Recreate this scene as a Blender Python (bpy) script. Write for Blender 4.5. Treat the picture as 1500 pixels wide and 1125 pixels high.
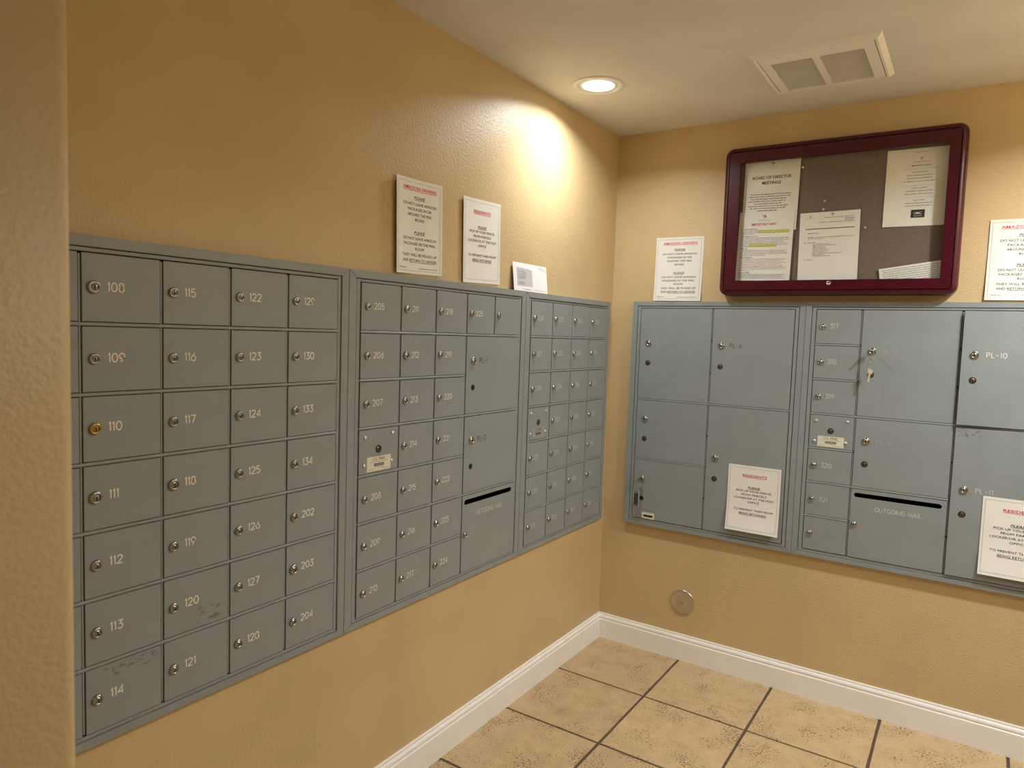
import bpy, bmesh, math, random
from mathutils import Vector, Matrix

# ------------------------------------------------------------------ clear
for o in list(bpy.data.objects):
    bpy.data.objects.remove(o, do_unlink=True)
scene = bpy.context.scene
COL = scene.collection
PI = math.pi
CEIL = 2.363
ROOM_X = 2.18

# ------------------------------------------------------------------ camera
def make_camera():
    yaw, pitch, roll = math.radians(33.453), math.radians(-4.102), math.radians(1.909)
    fwd = Vector((-math.sin(yaw) * math.cos(pitch), math.cos(yaw) * math.cos(pitch), math.sin(pitch)))
    right = Vector((math.cos(yaw), math.sin(yaw), 0))
    up = right.cross(fwd)
    r2 = right * math.cos(roll) + up * math.sin(roll)
    u2 = -right * math.sin(roll) + up * math.cos(roll)
    cd = bpy.data.cameras.new('camera')
    cd.sensor_fit = 'HORIZONTAL'
    cd.sensor_width = 36.0
    cd.lens = 1022.09 / 1500 * 36.0
    cd.clip_start = 0.02
    cd.dof.use_dof = True
    cd.dof.focus_distance = 2.3
    cd.dof.aperture_fstop = 6.3
    cam = bpy.data.objects.new('camera', cd)
    COL.objects.link(cam)
    m = Matrix((r2, u2, -fwd)).transposed().to_4x4()
    m.translation = Vector((1.4303, -2.9934, 1.4407))
    cam.matrix_world = m
    scene.camera = cam
make_camera()

# ------------------------------------------------------------------ world and exposure
w = bpy.data.worlds.new('world')
scene.world = w
w.use_nodes = True
w.node_tree.nodes['Background'].inputs[0].default_value = (1.0, 0.9, 0.78, 1)
w.node_tree.nodes['Background'].inputs[1].default_value = 0.02
scene.view_settings.view_transform = 'Standard'
scene.view_settings.look = 'None'
scene.view_settings.gamma = 1.0
scene.view_settings.use_curve_mapping = False
scene.view_settings.exposure = 0.22
LAMP_COLOR = (0.96, 1.0, 1.03)
LAMP_SPREAD = 151.0
LAMP_SPOTS = [(0.21, -0.637, 6.1, 'recessed round ceiling downlight glowing near the room corner'),
              (1.97, -0.637, 18.5, 'recessed round ceiling downlight beyond the vent by the right wall'),
              (1.97, -1.75, 7.8, 'added fill lamp built as a recessed ceiling downlight just inside the entry'),  # unseen fill lamp, added to brighten the left mailboxes
              (1.97, -3.90, 1.5, 'recessed round ceiling downlight in the hallway')]

# ------------------------------------------------------------------ helpers
def srgb(r, g, b):
    def f(c):
        c /= 255.0
        return c / 12.92 if c <= 0.04045 else ((c + 0.055) / 1.055) ** 2.4
    return (f(r), f(g), f(b), 1.0)

def put(name, me, mats=None, parent=None, loc=(0, 0, 0), rot=(0, 0, 0)):
    o = bpy.data.objects.new(name, me)
    COL.objects.link(o)
    if mats is not None and me is not None and len(me.materials) == 0:
        for m in (mats if isinstance(mats, (list, tuple)) else [mats]):
            me.materials.append(m)
    o.parent = parent
    o.location = loc
    o.rotation_euler = rot
    return o

def mesh_of(bm, name='mesh', smooth=False):
    me = bpy.data.meshes.new(name)
    bmesh.ops.recalc_face_normals(bm, faces=bm.faces[:])
    bm.to_mesh(me)
    bm.free()
    if smooth:
        for p in me.polygons:
            p.use_smooth = True
    return me

def tag(o, label, cat, group=None):
    o['label'] = label
    o['category'] = cat
    if group:
        o['group'] = group
    return o

def structure(o, label=None):
    o['kind'] = 'structure'
    if label:
        o['label'] = label
    return o

def empty(name, loc=(0, 0, 0), rz=0):
    o = bpy.data.objects.new(name, None)
    COL.objects.link(o)
    o.empty_display_size = 0.05
    o.location = loc
    o.rotation_euler = (0, 0, rz)
    return o

def box(bm, x0, x1, y0, y1, z0, z1, mi=0, bev=0.0):
    vs = [bm.verts.new((x, y, z)) for x in (x0, x1) for y in (y0, y1) for z in (z0, z1)]
    idx = [(0, 1, 3, 2), (4, 6, 7, 5), (0, 4, 5, 1), (2, 3, 7, 6), (0, 2, 6, 4), (1, 5, 7, 3)]
    fs = []
    for i in idx:
        f = bm.faces.new([vs[j] for j in i])
        f.material_index = mi
        fs.append(f)
    if bev > 0:
        es = list({e for f in fs for e in f.edges})
        bmesh.ops.recalc_face_normals(bm, faces=fs)
        bmesh.ops.bevel(bm, geom=es, offset=bev, segments=1, affect='EDGES', profile=0.5)
    return fs

def box_mesh(x0, x1, y0, y1, z0, z1, bev=0.0, name='box'):
    bm = bmesh.new()
    box(bm, x0, x1, y0, y1, z0, z1, 0, bev)
    return mesh_of(bm, name)

def lathe(bm, prof, seg=18, mi=0, axis='-Y', cx=0, cy=0, cz=0):
    """prof: (radius, distance along axis)."""
    def P(r, d, a):
        c, s = math.cos(a) * r, math.sin(a) * r
        if axis == '-Y':
            return (cx + c, cy - d, cz + s)
        return (cx + c, cy + s, cz - d)      # '-Z'
    rings = []
    for r, d in prof:
        if r < 1e-7:
            rings.append([bm.verts.new(P(0, d, 0))])
        else:
            rings.append([bm.verts.new(P(r, d, 2 * PI * k / seg)) for k in range(seg)])
    for a, b in zip(rings[:-1], rings[1:]):
        for k in range(seg):
            k2 = (k + 1) % seg
            if len(a) == 1 and len(b) == 1:
                continue
            if len(a) == 1:
                f = bm.faces.new((a[0], b[k], b[k2]))
            elif len(b) == 1:
                f = bm.faces.new((a[k], b[0], a[k2]))
            else:
                f = bm.faces.new((a[k], b[k], b[k2], a[k2]))
            f.material_index = mi
            f.smooth = True

def tube(bm, pts, r, seg=8, mi=0, closed=False):
    rings = []
    n = len(pts)
    pts = [Vector(p) for p in pts]
    for i, p in enumerate(pts):
        a = pts[(i - 1) % n] if (closed or i > 0) else p
        b = pts[(i + 1) % n] if (closed or i < n - 1) else p
        t = (b - a).normalized()
        ref = Vector((0, 0, 1)) if abs(t.z) < 0.9 else Vector((1, 0, 0))
        u = t.cross(ref).normalized()
        v = t.cross(u)
        rings.append([bm.verts.new(p + u * r * math.cos(2 * PI * k / seg) + v * r * math.sin(2 * PI * k / seg)) for k in range(seg)])
    m = n if closed else n - 1
    for i in range(m):
        a, b = rings[i], rings[(i + 1) % n]
        # align for closed rings
        off = 0
        if closed and i == n - 1:
            off = min(range(seg), key=lambda q: (a[0].co - b[q].co).length)
        for k in range(seg):
            f = bm.faces.new((a[k], a[(k + 1) % seg], b[(k + 1 + off) % seg], b[(k + off) % seg]))
            f.smooth = True
            f.material_index = mi
    if not closed:
        for rg in (rings[0], rings[-1]):
            f = bm.faces.new(rg)
            f.material_index = mi

def ring_pts(c, r, normal, n=16):
    normal = Vector(normal).normalized()
    ref = Vector((0, 0, 1)) if abs(normal.z) < 0.9 else Vector((1, 0, 0))
    u = normal.cross(ref).normalized()
    v = normal.cross(u)
    return [Vector(c) + u * r * math.cos(2 * PI * k / n) + v * r * math.sin(2 * PI * k / n) for k in range(n)]

# ------------------------------------------------------------------ materials
def new_mat(name):
    m = bpy.data.materials.new(name)
    m.use_nodes = True
    nt = m.node_tree
    return m, nt, nt.nodes['Principled BSDF']

def set_in(b, **kw):
    for k, v in kw.items():
        k = k.replace('_', ' ')
        if k in b.inputs:
            b.inputs[k].default_value = v

def plain(name, col, rough=0.5, metal=0.0, spec=0.5, var=0.0, vscale=20.0):
    m, nt, b = new_mat(name)
    b.inputs['Base Color'].default_value = col
    b.inputs['Roughness'].default_value = rough
    b.inputs['Metallic'].default_value = metal
    b.inputs['Specular IOR Level'].default_value = spec
    if var > 0:
        tc = nt.nodes.new('ShaderNodeTexCoord')
        n = nt.nodes.new('ShaderNodeTexNoise')
        n.inputs['Scale'].default_value = vscale
        n.inputs['Detail'].default_value = 4
        r = nt.nodes.new('ShaderNodeValToRGB')
        r.color_ramp.elements[0].position = 0.3
        r.color_ramp.elements[1].position = 0.7
        r.color_ramp.elements[0].color = tuple(c * (1 - var) for c in col[:3]) + (1,)
        r.color_ramp.elements[1].color = tuple(min(1, c * (1 + var)) for c in col[:3]) + (1,)
        nt.links.new(tc.outputs['Object'], n.inputs['Vector'])
        nt.links.new(n.outputs['Fac'], r.inputs['Fac'])
        nt.links.new(r.outputs['Color'], b.inputs['Base Color'])
    return m

def wall_material(name, col, rough, scale, dist, strength):
    m, nt, b = new_mat(name)
    b.inputs['Roughness'].default_value = rough
    b.inputs['Specular IOR Level'].default_value = 0.5
    tc = nt.nodes.new('ShaderNodeTexCoord')
    n1 = nt.nodes.new('ShaderNodeTexNoise')
    n1.inputs['Scale'].default_value = scale
    n1.inputs['Detail'].default_value = 3.0
    n1.inputs['Roughness'].default_value = 0.55
    n2 = nt.nodes.new('ShaderNodeTexNoise')
    n2.inputs['Scale'].default_value = 3.0
    n2.inputs['Detail'].default_value = 3.0
    rp = nt.nodes.new('ShaderNodeValToRGB')
    rp.color_ramp.elements[0].position = 0.35
    rp.color_ramp.elements[1].position = 0.65
    rp.color_ramp.elements[0].color = tuple(c * 0.95 for c in col[:3]) + (1,)
    rp.color_ramp.elements[1].color = tuple(c * 1.04 for c in col[:3]) + (1,)
    bp = nt.nodes.new('ShaderNodeBump')
    bp.inputs['Strength'].default_value = strength
    bp.inputs['Distance'].default_value = dist
    L = nt.links.new
    L(tc.outputs['Object'], n1.inputs['Vector'])
    L(tc.outputs['Object'], n2.inputs['Vector'])
    L(n2.outputs['Fac'], rp.inputs['Fac'])
    L(rp.outputs['Color'], b.inputs['Base Color'])
    L(n1.outputs['Fac'], bp.inputs['Height'])
    L(bp.outputs['Normal'], b.inputs['Normal'])
    return m

def metal_paint(name, col, rough=0.42, scuffs=None):
    """grey baked enamel; scuffs = (x0, x1, z0, z1, scale) of a rubbed patch in object space."""
    m, nt, b = new_mat(name)
    b.inputs['Roughness'].default_value = rough
    b.inputs['Specular IOR Level'].default_value = 0.55
    L = nt.links.new
    tc = nt.nodes.new('ShaderNodeTexCoord')
    n = nt.nodes.new('ShaderNodeTexNoise')
    n.inputs['Scale'].default_value = 9.0
    n.inputs['Detail'].default_value = 5.0
    rp = nt.nodes.new('ShaderNodeValToRGB')
    rp.color_ramp.elements[0].position = 0.3
    rp.color_ramp.elements[1].position = 0.7
    rp.color_ramp.elements[0].color = tuple(c * 0.95 for c in col[:3]) + (1,)
    rp.color_ramp.elements[1].color = tuple(c * 1.04 for c in col[:3]) + (1,)
    L(tc.outputs['Object'], n.inputs['Vector'])
    L(n.outputs['Fac'], rp.inputs['Fac'])
    out = rp.outputs['Color']
    if scuffs:
        x0, x1, z0, z1, sc = scuffs
        sep = nt.nodes.new('ShaderNodeSeparateXYZ')
        L(tc.outputs['Object'], sep.inputs[0])
        def band(sock, a, c):
            mr = nt.nodes.new('ShaderNodeMapRange')
            mr.interpolation_type = 'SMOOTHSTEP'
            mid, half = (a + c) / 2, (c - a) / 2
            s = nt.nodes.new('ShaderNodeMath'); s.operation = 'SUBTRACT'; s.inputs[1].default_value = mid
            ab = nt.nodes.new('ShaderNodeMath'); ab.operation = 'ABSOLUTE'
            L(sock, s.inputs[0]); L(s.outputs[0], ab.inputs[0]); L(ab.outputs[0], mr.inputs['Value'])
            mr.inputs['From Min'].default_value = half
            mr.inputs['From Max'].default_value = half * 0.6
            return mr.outputs['Result']
        mp = nt.nodes.new('ShaderNodeMapping')
        mp.inputs['Scale'].default_value = (1.0, 1.0, 1.8)
        mp.inputs['Rotation'].default_value = (0, 0.3, 0)
        n2 = nt.nodes.new('ShaderNodeTexNoise')
        n2.inputs['Scale'].default_value = sc
        n2.inputs['Detail'].default_value = 3.0
        L(tc.outputs['Object'], mp.inputs['Vector']); L(mp.outputs['Vector'], n2.inputs['Vector'])
        th = nt.nodes.new('ShaderNodeMapRange')
        th.inputs['From Min'].default_value = 0.52
        th.inputs['From Max'].default_value = 0.60
        L(n2.outputs['Fac'], th.inputs['Value'])
        m1 = nt.nodes.new('ShaderNodeMath'); m1.operation = 'MULTIPLY'
        m2 = nt.nodes.new('ShaderNodeMath'); m2.operation = 'MULTIPLY'
        m3 = nt.nodes.new('ShaderNodeMath'); m3.operation = 'MULTIPLY'; m3.inputs[1].default_value = 0.6
        L(band(sep.outputs['X'], x0, x1), m1.inputs[0]); L(band(sep.outputs['Z'], z0, z1), m1.inputs[1])
        L(m1.outputs[0], m2.inputs[0]); L(th.outputs['Result'], m2.inputs[1]); L(m2.outputs[0], m3.inputs[0])
        mx = nt.nodes.new('ShaderNodeMix'); mx.data_type = 'RGBA'
        L(m3.outputs[0], mx.inputs['Factor']); L(out, mx.inputs['A'])
        mx.inputs['B'].default_value = tuple(c * 0.3 for c in col[:3]) + (1,)
        out = mx.outputs['Result']
    L(out, b.inputs['Base Color'])
    return m

def tile_material():
    m, nt, b = new_mat('travertine_look_tile')
    L = nt.links.new
    tc = nt.nodes.new('ShaderNodeTexCoord')
    oi = nt.nodes.new('ShaderNodeObjectInfo')
    sc = nt.nodes.new('ShaderNodeVectorMath'); sc.operation = 'SCALE'; sc.inputs['Scale'].default_value = 31.0
    cb = nt.nodes.new('ShaderNodeCombineXYZ')
    L(oi.outputs['Random'], cb.inputs[0]); L(oi.outputs['Random'], cb.inputs[1])
    L(cb.outputs[0], sc.inputs[0])
    ad = nt.nodes.new('ShaderNodeVectorMath'); ad.operation = 'ADD'
    L(tc.outputs['Object'], ad.inputs[0]); L(sc.outputs['Vector'], ad.inputs[1])
    # soft mottling
    n1 = nt.nodes.new('ShaderNodeTexNoise'); n1.inputs['Scale'].default_value = 14.0; n1.inputs['Detail'].default_value = 8.0
    n1.inputs['Roughness'].default_value = 0.72
    L(ad.outputs[0], n1.inputs['Vector'])
    r1 = nt.nodes.new('ShaderNodeValToRGB')
    r1.color_ramp.elements[0].position = 0.30; r1.color_ramp.elements[1].position = 0.72
    r1.color_ramp.elements[0].color = srgb(186, 157, 117)
    r1.color_ramp.elements[1].color = srgb(211, 184, 142)
    L(n1.outputs['Fac'], r1.inputs['Fac'])
    # clustered pits
    n2 = nt.nodes.new('ShaderNodeTexNoise'); n2.inputs['Scale'].default_value = 150.0; n2.inputs['Detail'].default_value = 2.0
    L(ad.outputs[0], n2.inputs['Vector'])
    n3 = nt.nodes.new('ShaderNodeTexNoise'); n3.inputs['Scale'].default_value = 8.0; n3.inputs['Detail'].default_value = 2.0
    a2 = nt.nodes.new('ShaderNodeVectorMath'); a2.operation = 'ADD'; a2.inputs[1].default_value = (4.7, 9.1, 0)
    L(ad.outputs[0], a2.inputs[0]); L(a2.outputs[0], n3.inputs['Vector'])
    t3 = nt.nodes.new('ShaderNodeMapRange'); t3.inputs['From Min'].default_value = 0.38; t3.inputs['From Max'].default_value = 0.68
    t3.inputs['To Min'].default_value = 0.0; t3.inputs['To Max'].default_value = 0.16
    L(n3.outputs['Fac'], t3.inputs['Value'])
    su = nt.nodes.new('ShaderNodeMath'); su.operation = 'ADD'
    L(n2.outputs['Fac'], su.inputs[0]); L(t3.outputs['Result'], su.inputs[1])
    t2 = nt.nodes.new('ShaderNodeMapRange'); t2.inputs['From Min'].default_value = 0.685; t2.inputs['From Max'].default_value = 0.74
    L(su.outputs[0], t2.inputs['Value'])
    mx = nt.nodes.new('ShaderNodeMix'); mx.data_type = 'RGBA'
    L(t2.outputs['Result'], mx.inputs['Factor']); L(r1.outputs['Color'], mx.inputs['A'])
    mx.inputs['B'].default_value = srgb(112, 86, 58)
    # tile to tile tint
    hv = nt.nodes.new('ShaderNodeHueSaturation')
    mr = nt.nodes.new('ShaderNodeMapRange'); mr.inputs['To Min'].default_value = 0.92; mr.inputs['To Max'].default_value = 1.06
    L(oi.outputs['Random'], mr.inputs['Value']); L(mr.outputs['Result'], hv.inputs['Value'])
    L(mx.outputs['Result'], hv.inputs['Color'])
    L(hv.outputs['Color'], b.inputs['Base Color'])
    inv = nt.nodes.new('ShaderNodeMath'); inv.operation = 'SUBTRACT'; inv.inputs[0].default_value = 1.0
    L(t2.outputs['Result'], inv.inputs[1])
    mh = nt.nodes.new('ShaderNodeMath'); mh.operation = 'MULTIPLY_ADD'; mh.inputs[1].default_value = 0.35
    L(n1.outputs['Fac'], mh.inputs[0]); L(inv.outputs[0], mh.inputs[2])
    bp = nt.nodes.new('ShaderNodeBump'); bp.inputs['Strength'].default_value = 0.5; bp.inputs['Distance'].default_value = 0.0012
    L(mh.outputs[0], bp.inputs['Height']); L(bp.outputs['Normal'], b.inputs['Normal'])
    b.inputs['Roughness'].default_value = 0.42
    return m

def cork_material():
    m, nt, b = new_mat('brown_fabric_board')
    L = nt.links.new
    tc = nt.nodes.new('ShaderNodeTexCoord')
    n = nt.nodes.new('ShaderNodeTexNoise'); n.inputs['Scale'].default_value = 420.0; n.inputs['Detail'].default_value = 3
    L(tc.outputs['Object'], n.inputs['Vector'])
    r = nt.nodes.new('ShaderNodeValToRGB')
    r.color_ramp.elements[0].position = 0.3; r.color_ramp.elements[1].position = 0.7
    r.color_ramp.elements[0].color = srgb(108, 93, 86); r.color_ramp.elements[1].color = srgb(136, 118, 109)
    L(n.outputs['Fac'], r.inputs['Fac']); L(r.outputs['Color'], b.inputs['Base Color'])
    bp = nt.nodes.new('ShaderNodeBump'); bp.inputs['Strength'].default_value = 0.4; bp.inputs['Distance'].default_value = 0.001
    L(n.outputs['Fac'], bp.inputs['Height']); L(bp.outputs['Normal'], b.inputs['Normal'])
    b.inputs['Roughness'].default_value = 0.9
    return m

def glass_material(name, alpha_tint, gloss=0.06):
    m, nt, b = new_mat(name)
    nt.nodes.remove(b)
    out = nt.nodes['Material Output']
    tr = nt.nodes.new('ShaderNodeBsdfTransparent'); tr.inputs[0].default_value = alpha_tint
    gl = nt.nodes.new('ShaderNodeBsdfGlossy'); gl.inputs['Roughness'].default_value = 0.03
    fr = nt.nodes.new('ShaderNodeFresnel'); fr.inputs[0].default_value = 1.45
    mx = nt.nodes.new('ShaderNodeMixShader')
    ge = nt.nodes.new('ShaderNodeNewGeometry')
    iv = nt.nodes.new('ShaderNodeMath'); iv.operation = 'SUBTRACT'; iv.inputs[0].default_value = 1.0
    mu = nt.nodes.new('ShaderNodeMath'); mu.operation = 'MULTIPLY'
    nt.links.new(ge.outputs['Backfacing'], iv.inputs[1]); nt.links.new(fr.outputs[0], mu.inputs[0]); nt.links.new(iv.outputs[0], mu.inputs[1])
    nt.links.new(mu.outputs[0], mx.inputs[0]); nt.links.new(tr.outputs[0], mx.inputs[1]); nt.links.new(gl.outputs[0], mx.inputs[2])
    nt.links.new(mx.outputs[0], out.inputs['Surface'])
    return m

def emit_material(name, col, strength):
    m, nt, b = new_mat(name)
    b.inputs['Base Color'].default_value = (0.9, 0.9, 0.9, 1)
    b.inputs['Emission Color'].default_value = col
    b.inputs['Emission Strength'].default_value = strength
    return m

GREY = srgb(144, 151, 152)
M = {}
M['wall'] = wall_material('tan_orange_peel_paint', srgb(208, 183, 138), 0.44, 130.0, 0.0020, 0.65)
M['ceiling'] = wall_material('off_white_ceiling_paint', srgb(227, 224, 219), 0.85, 110.0, 0.0006, 0.35)
M['white_trim'] = plain('white_gloss_trim', srgb(250, 248, 244), 0.35, var=0.02)
M['grout'] = plain('dark_grout', srgb(92, 76, 60), 0.9, var=0.12, vscale=60)
M['duct'] = plain('lightened_louvre_backing', srgb(232, 224, 210), 0.9)  # brightness put into the backing colour to lighten the louvre gaps
M['tile'] = tile_material()
M['grey'] = metal_paint('grey_enamel', GREY)
M['grey_scuff_a'] = metal_paint('grey_enamel_rubbed', GREY, scuffs=(0.02, 0.155, 0.098, 0.128, 75.0))
M['grey_scuff_b'] = metal_paint('grey_enamel_rubbed_top', GREY, scuffs=(0.0, 0.085, 0.505, 0.54, 70.0))
M['grey_scuff_c'] = metal_paint('grey_enamel_scratched', GREY, scuffs=(0.07, 0.14, 0.005, 0.05, 45.0))
M['inside'] = plain('unlit_galvanised_inside', srgb(70, 70, 68), 0.8, 0.0)
M['lock_steel'] = plain('nickel_lock', srgb(172, 171, 166), 0.26, 1.0)
M['lock_brass'] = plain('brass_lock', srgb(196, 170, 104), 0.25, 1.0)
M['lock_dark'] = plain('dark_bronze_lock', srgb(104, 90, 74), 0.4, 0.7)
M['black'] = plain('black_hole', srgb(12, 11, 10), 0.6)
M['fill_white'] = plain('white_engraving', srgb(246, 242, 228), 0.6)
M['fill_mid'] = plain('worn_white_engraving', srgb(216, 217, 210), 0.6)
M['fill_faint'] = plain('faint_engraving', srgb(172, 174, 169), 0.6)
M['fill_black'] = plain('black_engraving', srgb(40, 40, 38), 0.6)
M['paper'] = plain('white_paper', srgb(241, 239, 232), 0.75, spec=0.3, var=0.012, vscale=12)
M['paper_cool'] = plain('bright_white_envelope_paper', srgb(238, 239, 240), 0.75, spec=0.3)
M['paper_grey'] = plain('grey_window_film', srgb(196, 197, 200), 0.4)
M['ink'] = plain('black_ink', srgb(20, 19, 19), 0.7)
M['ink_soft'] = plain('grey_ink', srgb(112, 108, 104), 0.7)
M['ink_line'] = plain('hairline_ink', srgb(150, 148, 146), 0.7)
M['ink_red'] = plain('red_ink', srgb(216, 48, 78), 0.7)
M['ink_pinkish'] = plain('red_print', srgb(200, 128, 112), 0.7)
M['ink_blue'] = plain('blue_ink', srgb(90, 130, 165), 0.7)
M['hilite'] = plain('yellow_highlighter', srgb(226, 220, 104), 0.7)
M['burgundy'] = plain('burgundy_enamel', srgb(72, 6, 27), 0.30, 0.0, 0.5)
M['cork'] = cork_material()
M['glass'] = glass_material('clear_pane', (0.985, 0.988, 0.985, 1))
M['plastic'] = glass_material('clear_plastic', (0.86, 0.86, 0.86, 1))
M['label'] = plain('aged_label_stock', srgb(226, 220, 202), 0.5, var=0.03)
M['pin'] = plain('clear_pin_plastic', srgb(226, 222, 216), 0.2)
M['chrome'] = plain('bright_chrome', srgb(205, 200, 192), 0.12, 1.0)
M['key'] = plain('polished_nickel', srgb(222, 220, 214), 0.24, 0.7)
M['steel'] = plain('brushed_steel_cover', srgb(205, 196, 182), 0.33, 1.0)
M['lens'] = emit_material('lamp_lens', (0.97, 1.0, 1.03, 1), 5.0)

# ------------------------------------------------------------------ setting: walls with cut-outs
def wall_with_holes(name, axis, u0, u1, z0, z1, holes, thick, mat):
    """axis 'x': wall plane x=0 with u=y, solid behind (x<0). axis 'y': plane y=0 with u=x, solid behind (y>0)."""
    us = sorted({u0, u1} | {h[0] for h in holes} | {h[1] for h in holes})
    zs = sorted({z0, z1} | {h[2] for h in holes} | {h[3] for h in holes})
    bm = bmesh.new()
    for a, b_ in zip(us[:-1], us[1:]):
        for c, d in zip(zs[:-1], zs[1:]):
            mu, mz = (a + b_) / 2, (c + d) / 2
            if any(h[0] < mu < h[1] and h[2] < mz < h[3] for h in holes):
                continue
            if axis == 'x':
                box(bm, -thick, 0, a, b_, c, d)
            else:
                box(bm, a, b_, 0, thick, c, d)
    bmesh.ops.remove_doubles(bm, verts=bm.verts[:], dist=1e-6)
    return structure(put(name, mesh_of(bm, name), mat))

# mailbox outlines: left wall (y range) and back wall (x range)
LZ0, LZ1, RZ0, RZ1 = 0.592, 1.601, 0.5844, 1.607
U1, U2, U3 = (-2.545, -1.666), (-1.666, -0.7805), (-0.7805, -0.0565)
R1, R2 = (0.1154, 0.8572), (0.8572, 1.753)
INS = 0.013
wall_with_holes('wall_left', 'x', -2.62, 0.12, 0, CEIL, [(u[0] + INS, u[1] - INS, LZ0 + INS, LZ1 - INS) for u in (U1, U2, U3)], 0.12, M['wall'])
wall_with_holes('wall_back', 'y', 0.0, ROOM_X, 0, CEIL, [(u[0] + INS, u[1] - INS, RZ0 + INS, RZ1 - INS) for u in (R1, R2)], 0.12, M['wall'])
structure(put('wall_right', box_mesh(ROOM_X, ROOM_X + 0.12, -5.0, 0.12, 0, CEIL), M['wall']))
structure(put('wall_rear', box_mesh(-1.12, ROOM_X + 0.12, -5.12, -5.0, 0, CEIL), M['wall']))
structure(put('wall_hall', box_mesh(-1.12, -1.0, -5.0, -2.62, 0, CEIL), M['wall']))

def near_wall():
    # return wall with rounded (bullnose) corners beside the entry
    x1, y0, y1, r = 0.61, -2.80, -2.62, 0.016
    pts = [(-1.0, y1)]
    for k in range(7):
        a = PI / 2 * (1 - k / 6)
        pts.append((x1 - r + r * math.cos(a), y1 - r + r * math.sin(a)))
    for k in range(7):
        a = -PI / 2 * k / 6
        pts.append((x1 - r + r * math.cos(a), y0 + r + r * math.sin(a)))
    pts.append((-1.0, y0))
    bm = bmesh.new()
    lo = [bm.verts.new((x, y, 0)) for x, y in pts]
    hi = [bm.verts.new((x, y, CEIL)) for x, y in pts]
    n = len(pts)
    for i in range(n):
        f = bm.faces.new((lo[i], lo[(i + 1) % n], hi[(i + 1) % n], hi[i]))
        f.smooth = 0 < i < n - 2
    bm.faces.new(lo); bm.faces.new(hi)
    me = mesh_of(bm, 'wall_near')
    o = structure(put('wall_near', me, M['wall']))
    return o
near_wall()
structure(put('ceiling', box_mesh(-1.12, ROOM_X + 0.12, -5.12, 0.12, CEIL, CEIL + 0.1), M['ceiling']))

# floor: grout bed with tiles as parts
floor = structure(put('floor', box_mesh(-1.12, ROOM_X + 0.12, -5.12, 0.12, -0.08, -0.0035), M['grout']))
def tile_mesh(seed):
    rnd = random.Random(seed)
    h = (0.404 - 0.0088) / 2
    pts = []
    n = 6
    for s in range(4):
        for k in range(n):
            t = -1 + 2 * k / n
            j = rnd.uniform(-0.0010, 0.0006) if k else -0.0008
            p = {0: (t * h, -h - j), 1: (h + j, t * h), 2: (-t * h, h + j), 3: (-h - j, -t * h)}[s]
            pts.append(p)
    bm = bmesh.new()
    lo = [bm.verts.new((x, y, -0.012)) for x, y in pts]
    md = [bm.verts.new((x, y, -0.0012)) for x, y in pts]
    hi = [bm.verts.new((x * 0.993, y * 0.993, 0.0)) for x, y in pts]
    m = len(pts)
    for a, b_ in ((lo, md), (md, hi)):
        for i in range(m):
            bm.faces.new((a[i], a[(i + 1) % m], b_[(i + 1) % m], b_[i]))
    bm.faces.new(hi)
    me = mesh_of(bm, 'tile')
    me.materials.append(M['tile'])
    return me
tiles = [tile_mesh(s) for s in range(5)]
rnd = random.Random(7)
for i in range(-3, 6):
    for j in range(13):
        cx, cy = 0.002 + (i + 0.5) * 0.4052, -0.002 - (j + 0.5) * 0.4042
        if cx < 0 and cy > -2.70:
            continue
        if cx > ROOM_X + 0.18 or cy < -5.05:
            continue
        put('tile', rnd.choice(tiles), None, floor, (cx, cy, 0), (0, 0, 0))

# baseboards
BB = [(0, 0), (0.0135, 0), (0.0135, 0.086), (0.0125, 0.0895), (0.0100, 0.0915), (0.0100, 0.0945), (0.0118, 0.0975), (0.0112, 0.1030),
      (0.0080, 0.1085), (0.0062, 0.1100), (0.0062, 0.1160), (0.0052, 0.1183), (0, 0.1183)]
def baseboard(name, fn, u0, u1, m0, m1):
    bm = bmesh.new()
    a = [bm.verts.new(fn(u0 + m0 * w_, w_, z)) for w_, z in BB]
    b_ = [bm.verts.new(fn(u1 - m1 * w_, w_, z)) for w_, z in BB]
    n = len(BB)
    for i in range(n):
        bm.faces.new((a[i], a[(i + 1) % n], b_[(i + 1) % n], b_[i]))
    bm.faces.new(a); bm.faces.new(b_)
    return structure(put(name, mesh_of(bm, name), M['white_trim']))
baseboard('baseboard_left', lambda u, w_, z: (w_, u, z), -2.62, 0.0, 1, 1)
baseboard('baseboard_back', lambda u, w_, z: (u, -w_, z), 0.0, ROOM_X, 1, 1)
baseboard('baseboard_right', lambda u, w_, z: (ROOM_X - w_, u, z), -5.0, 0.0, 1, 1)

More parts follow.
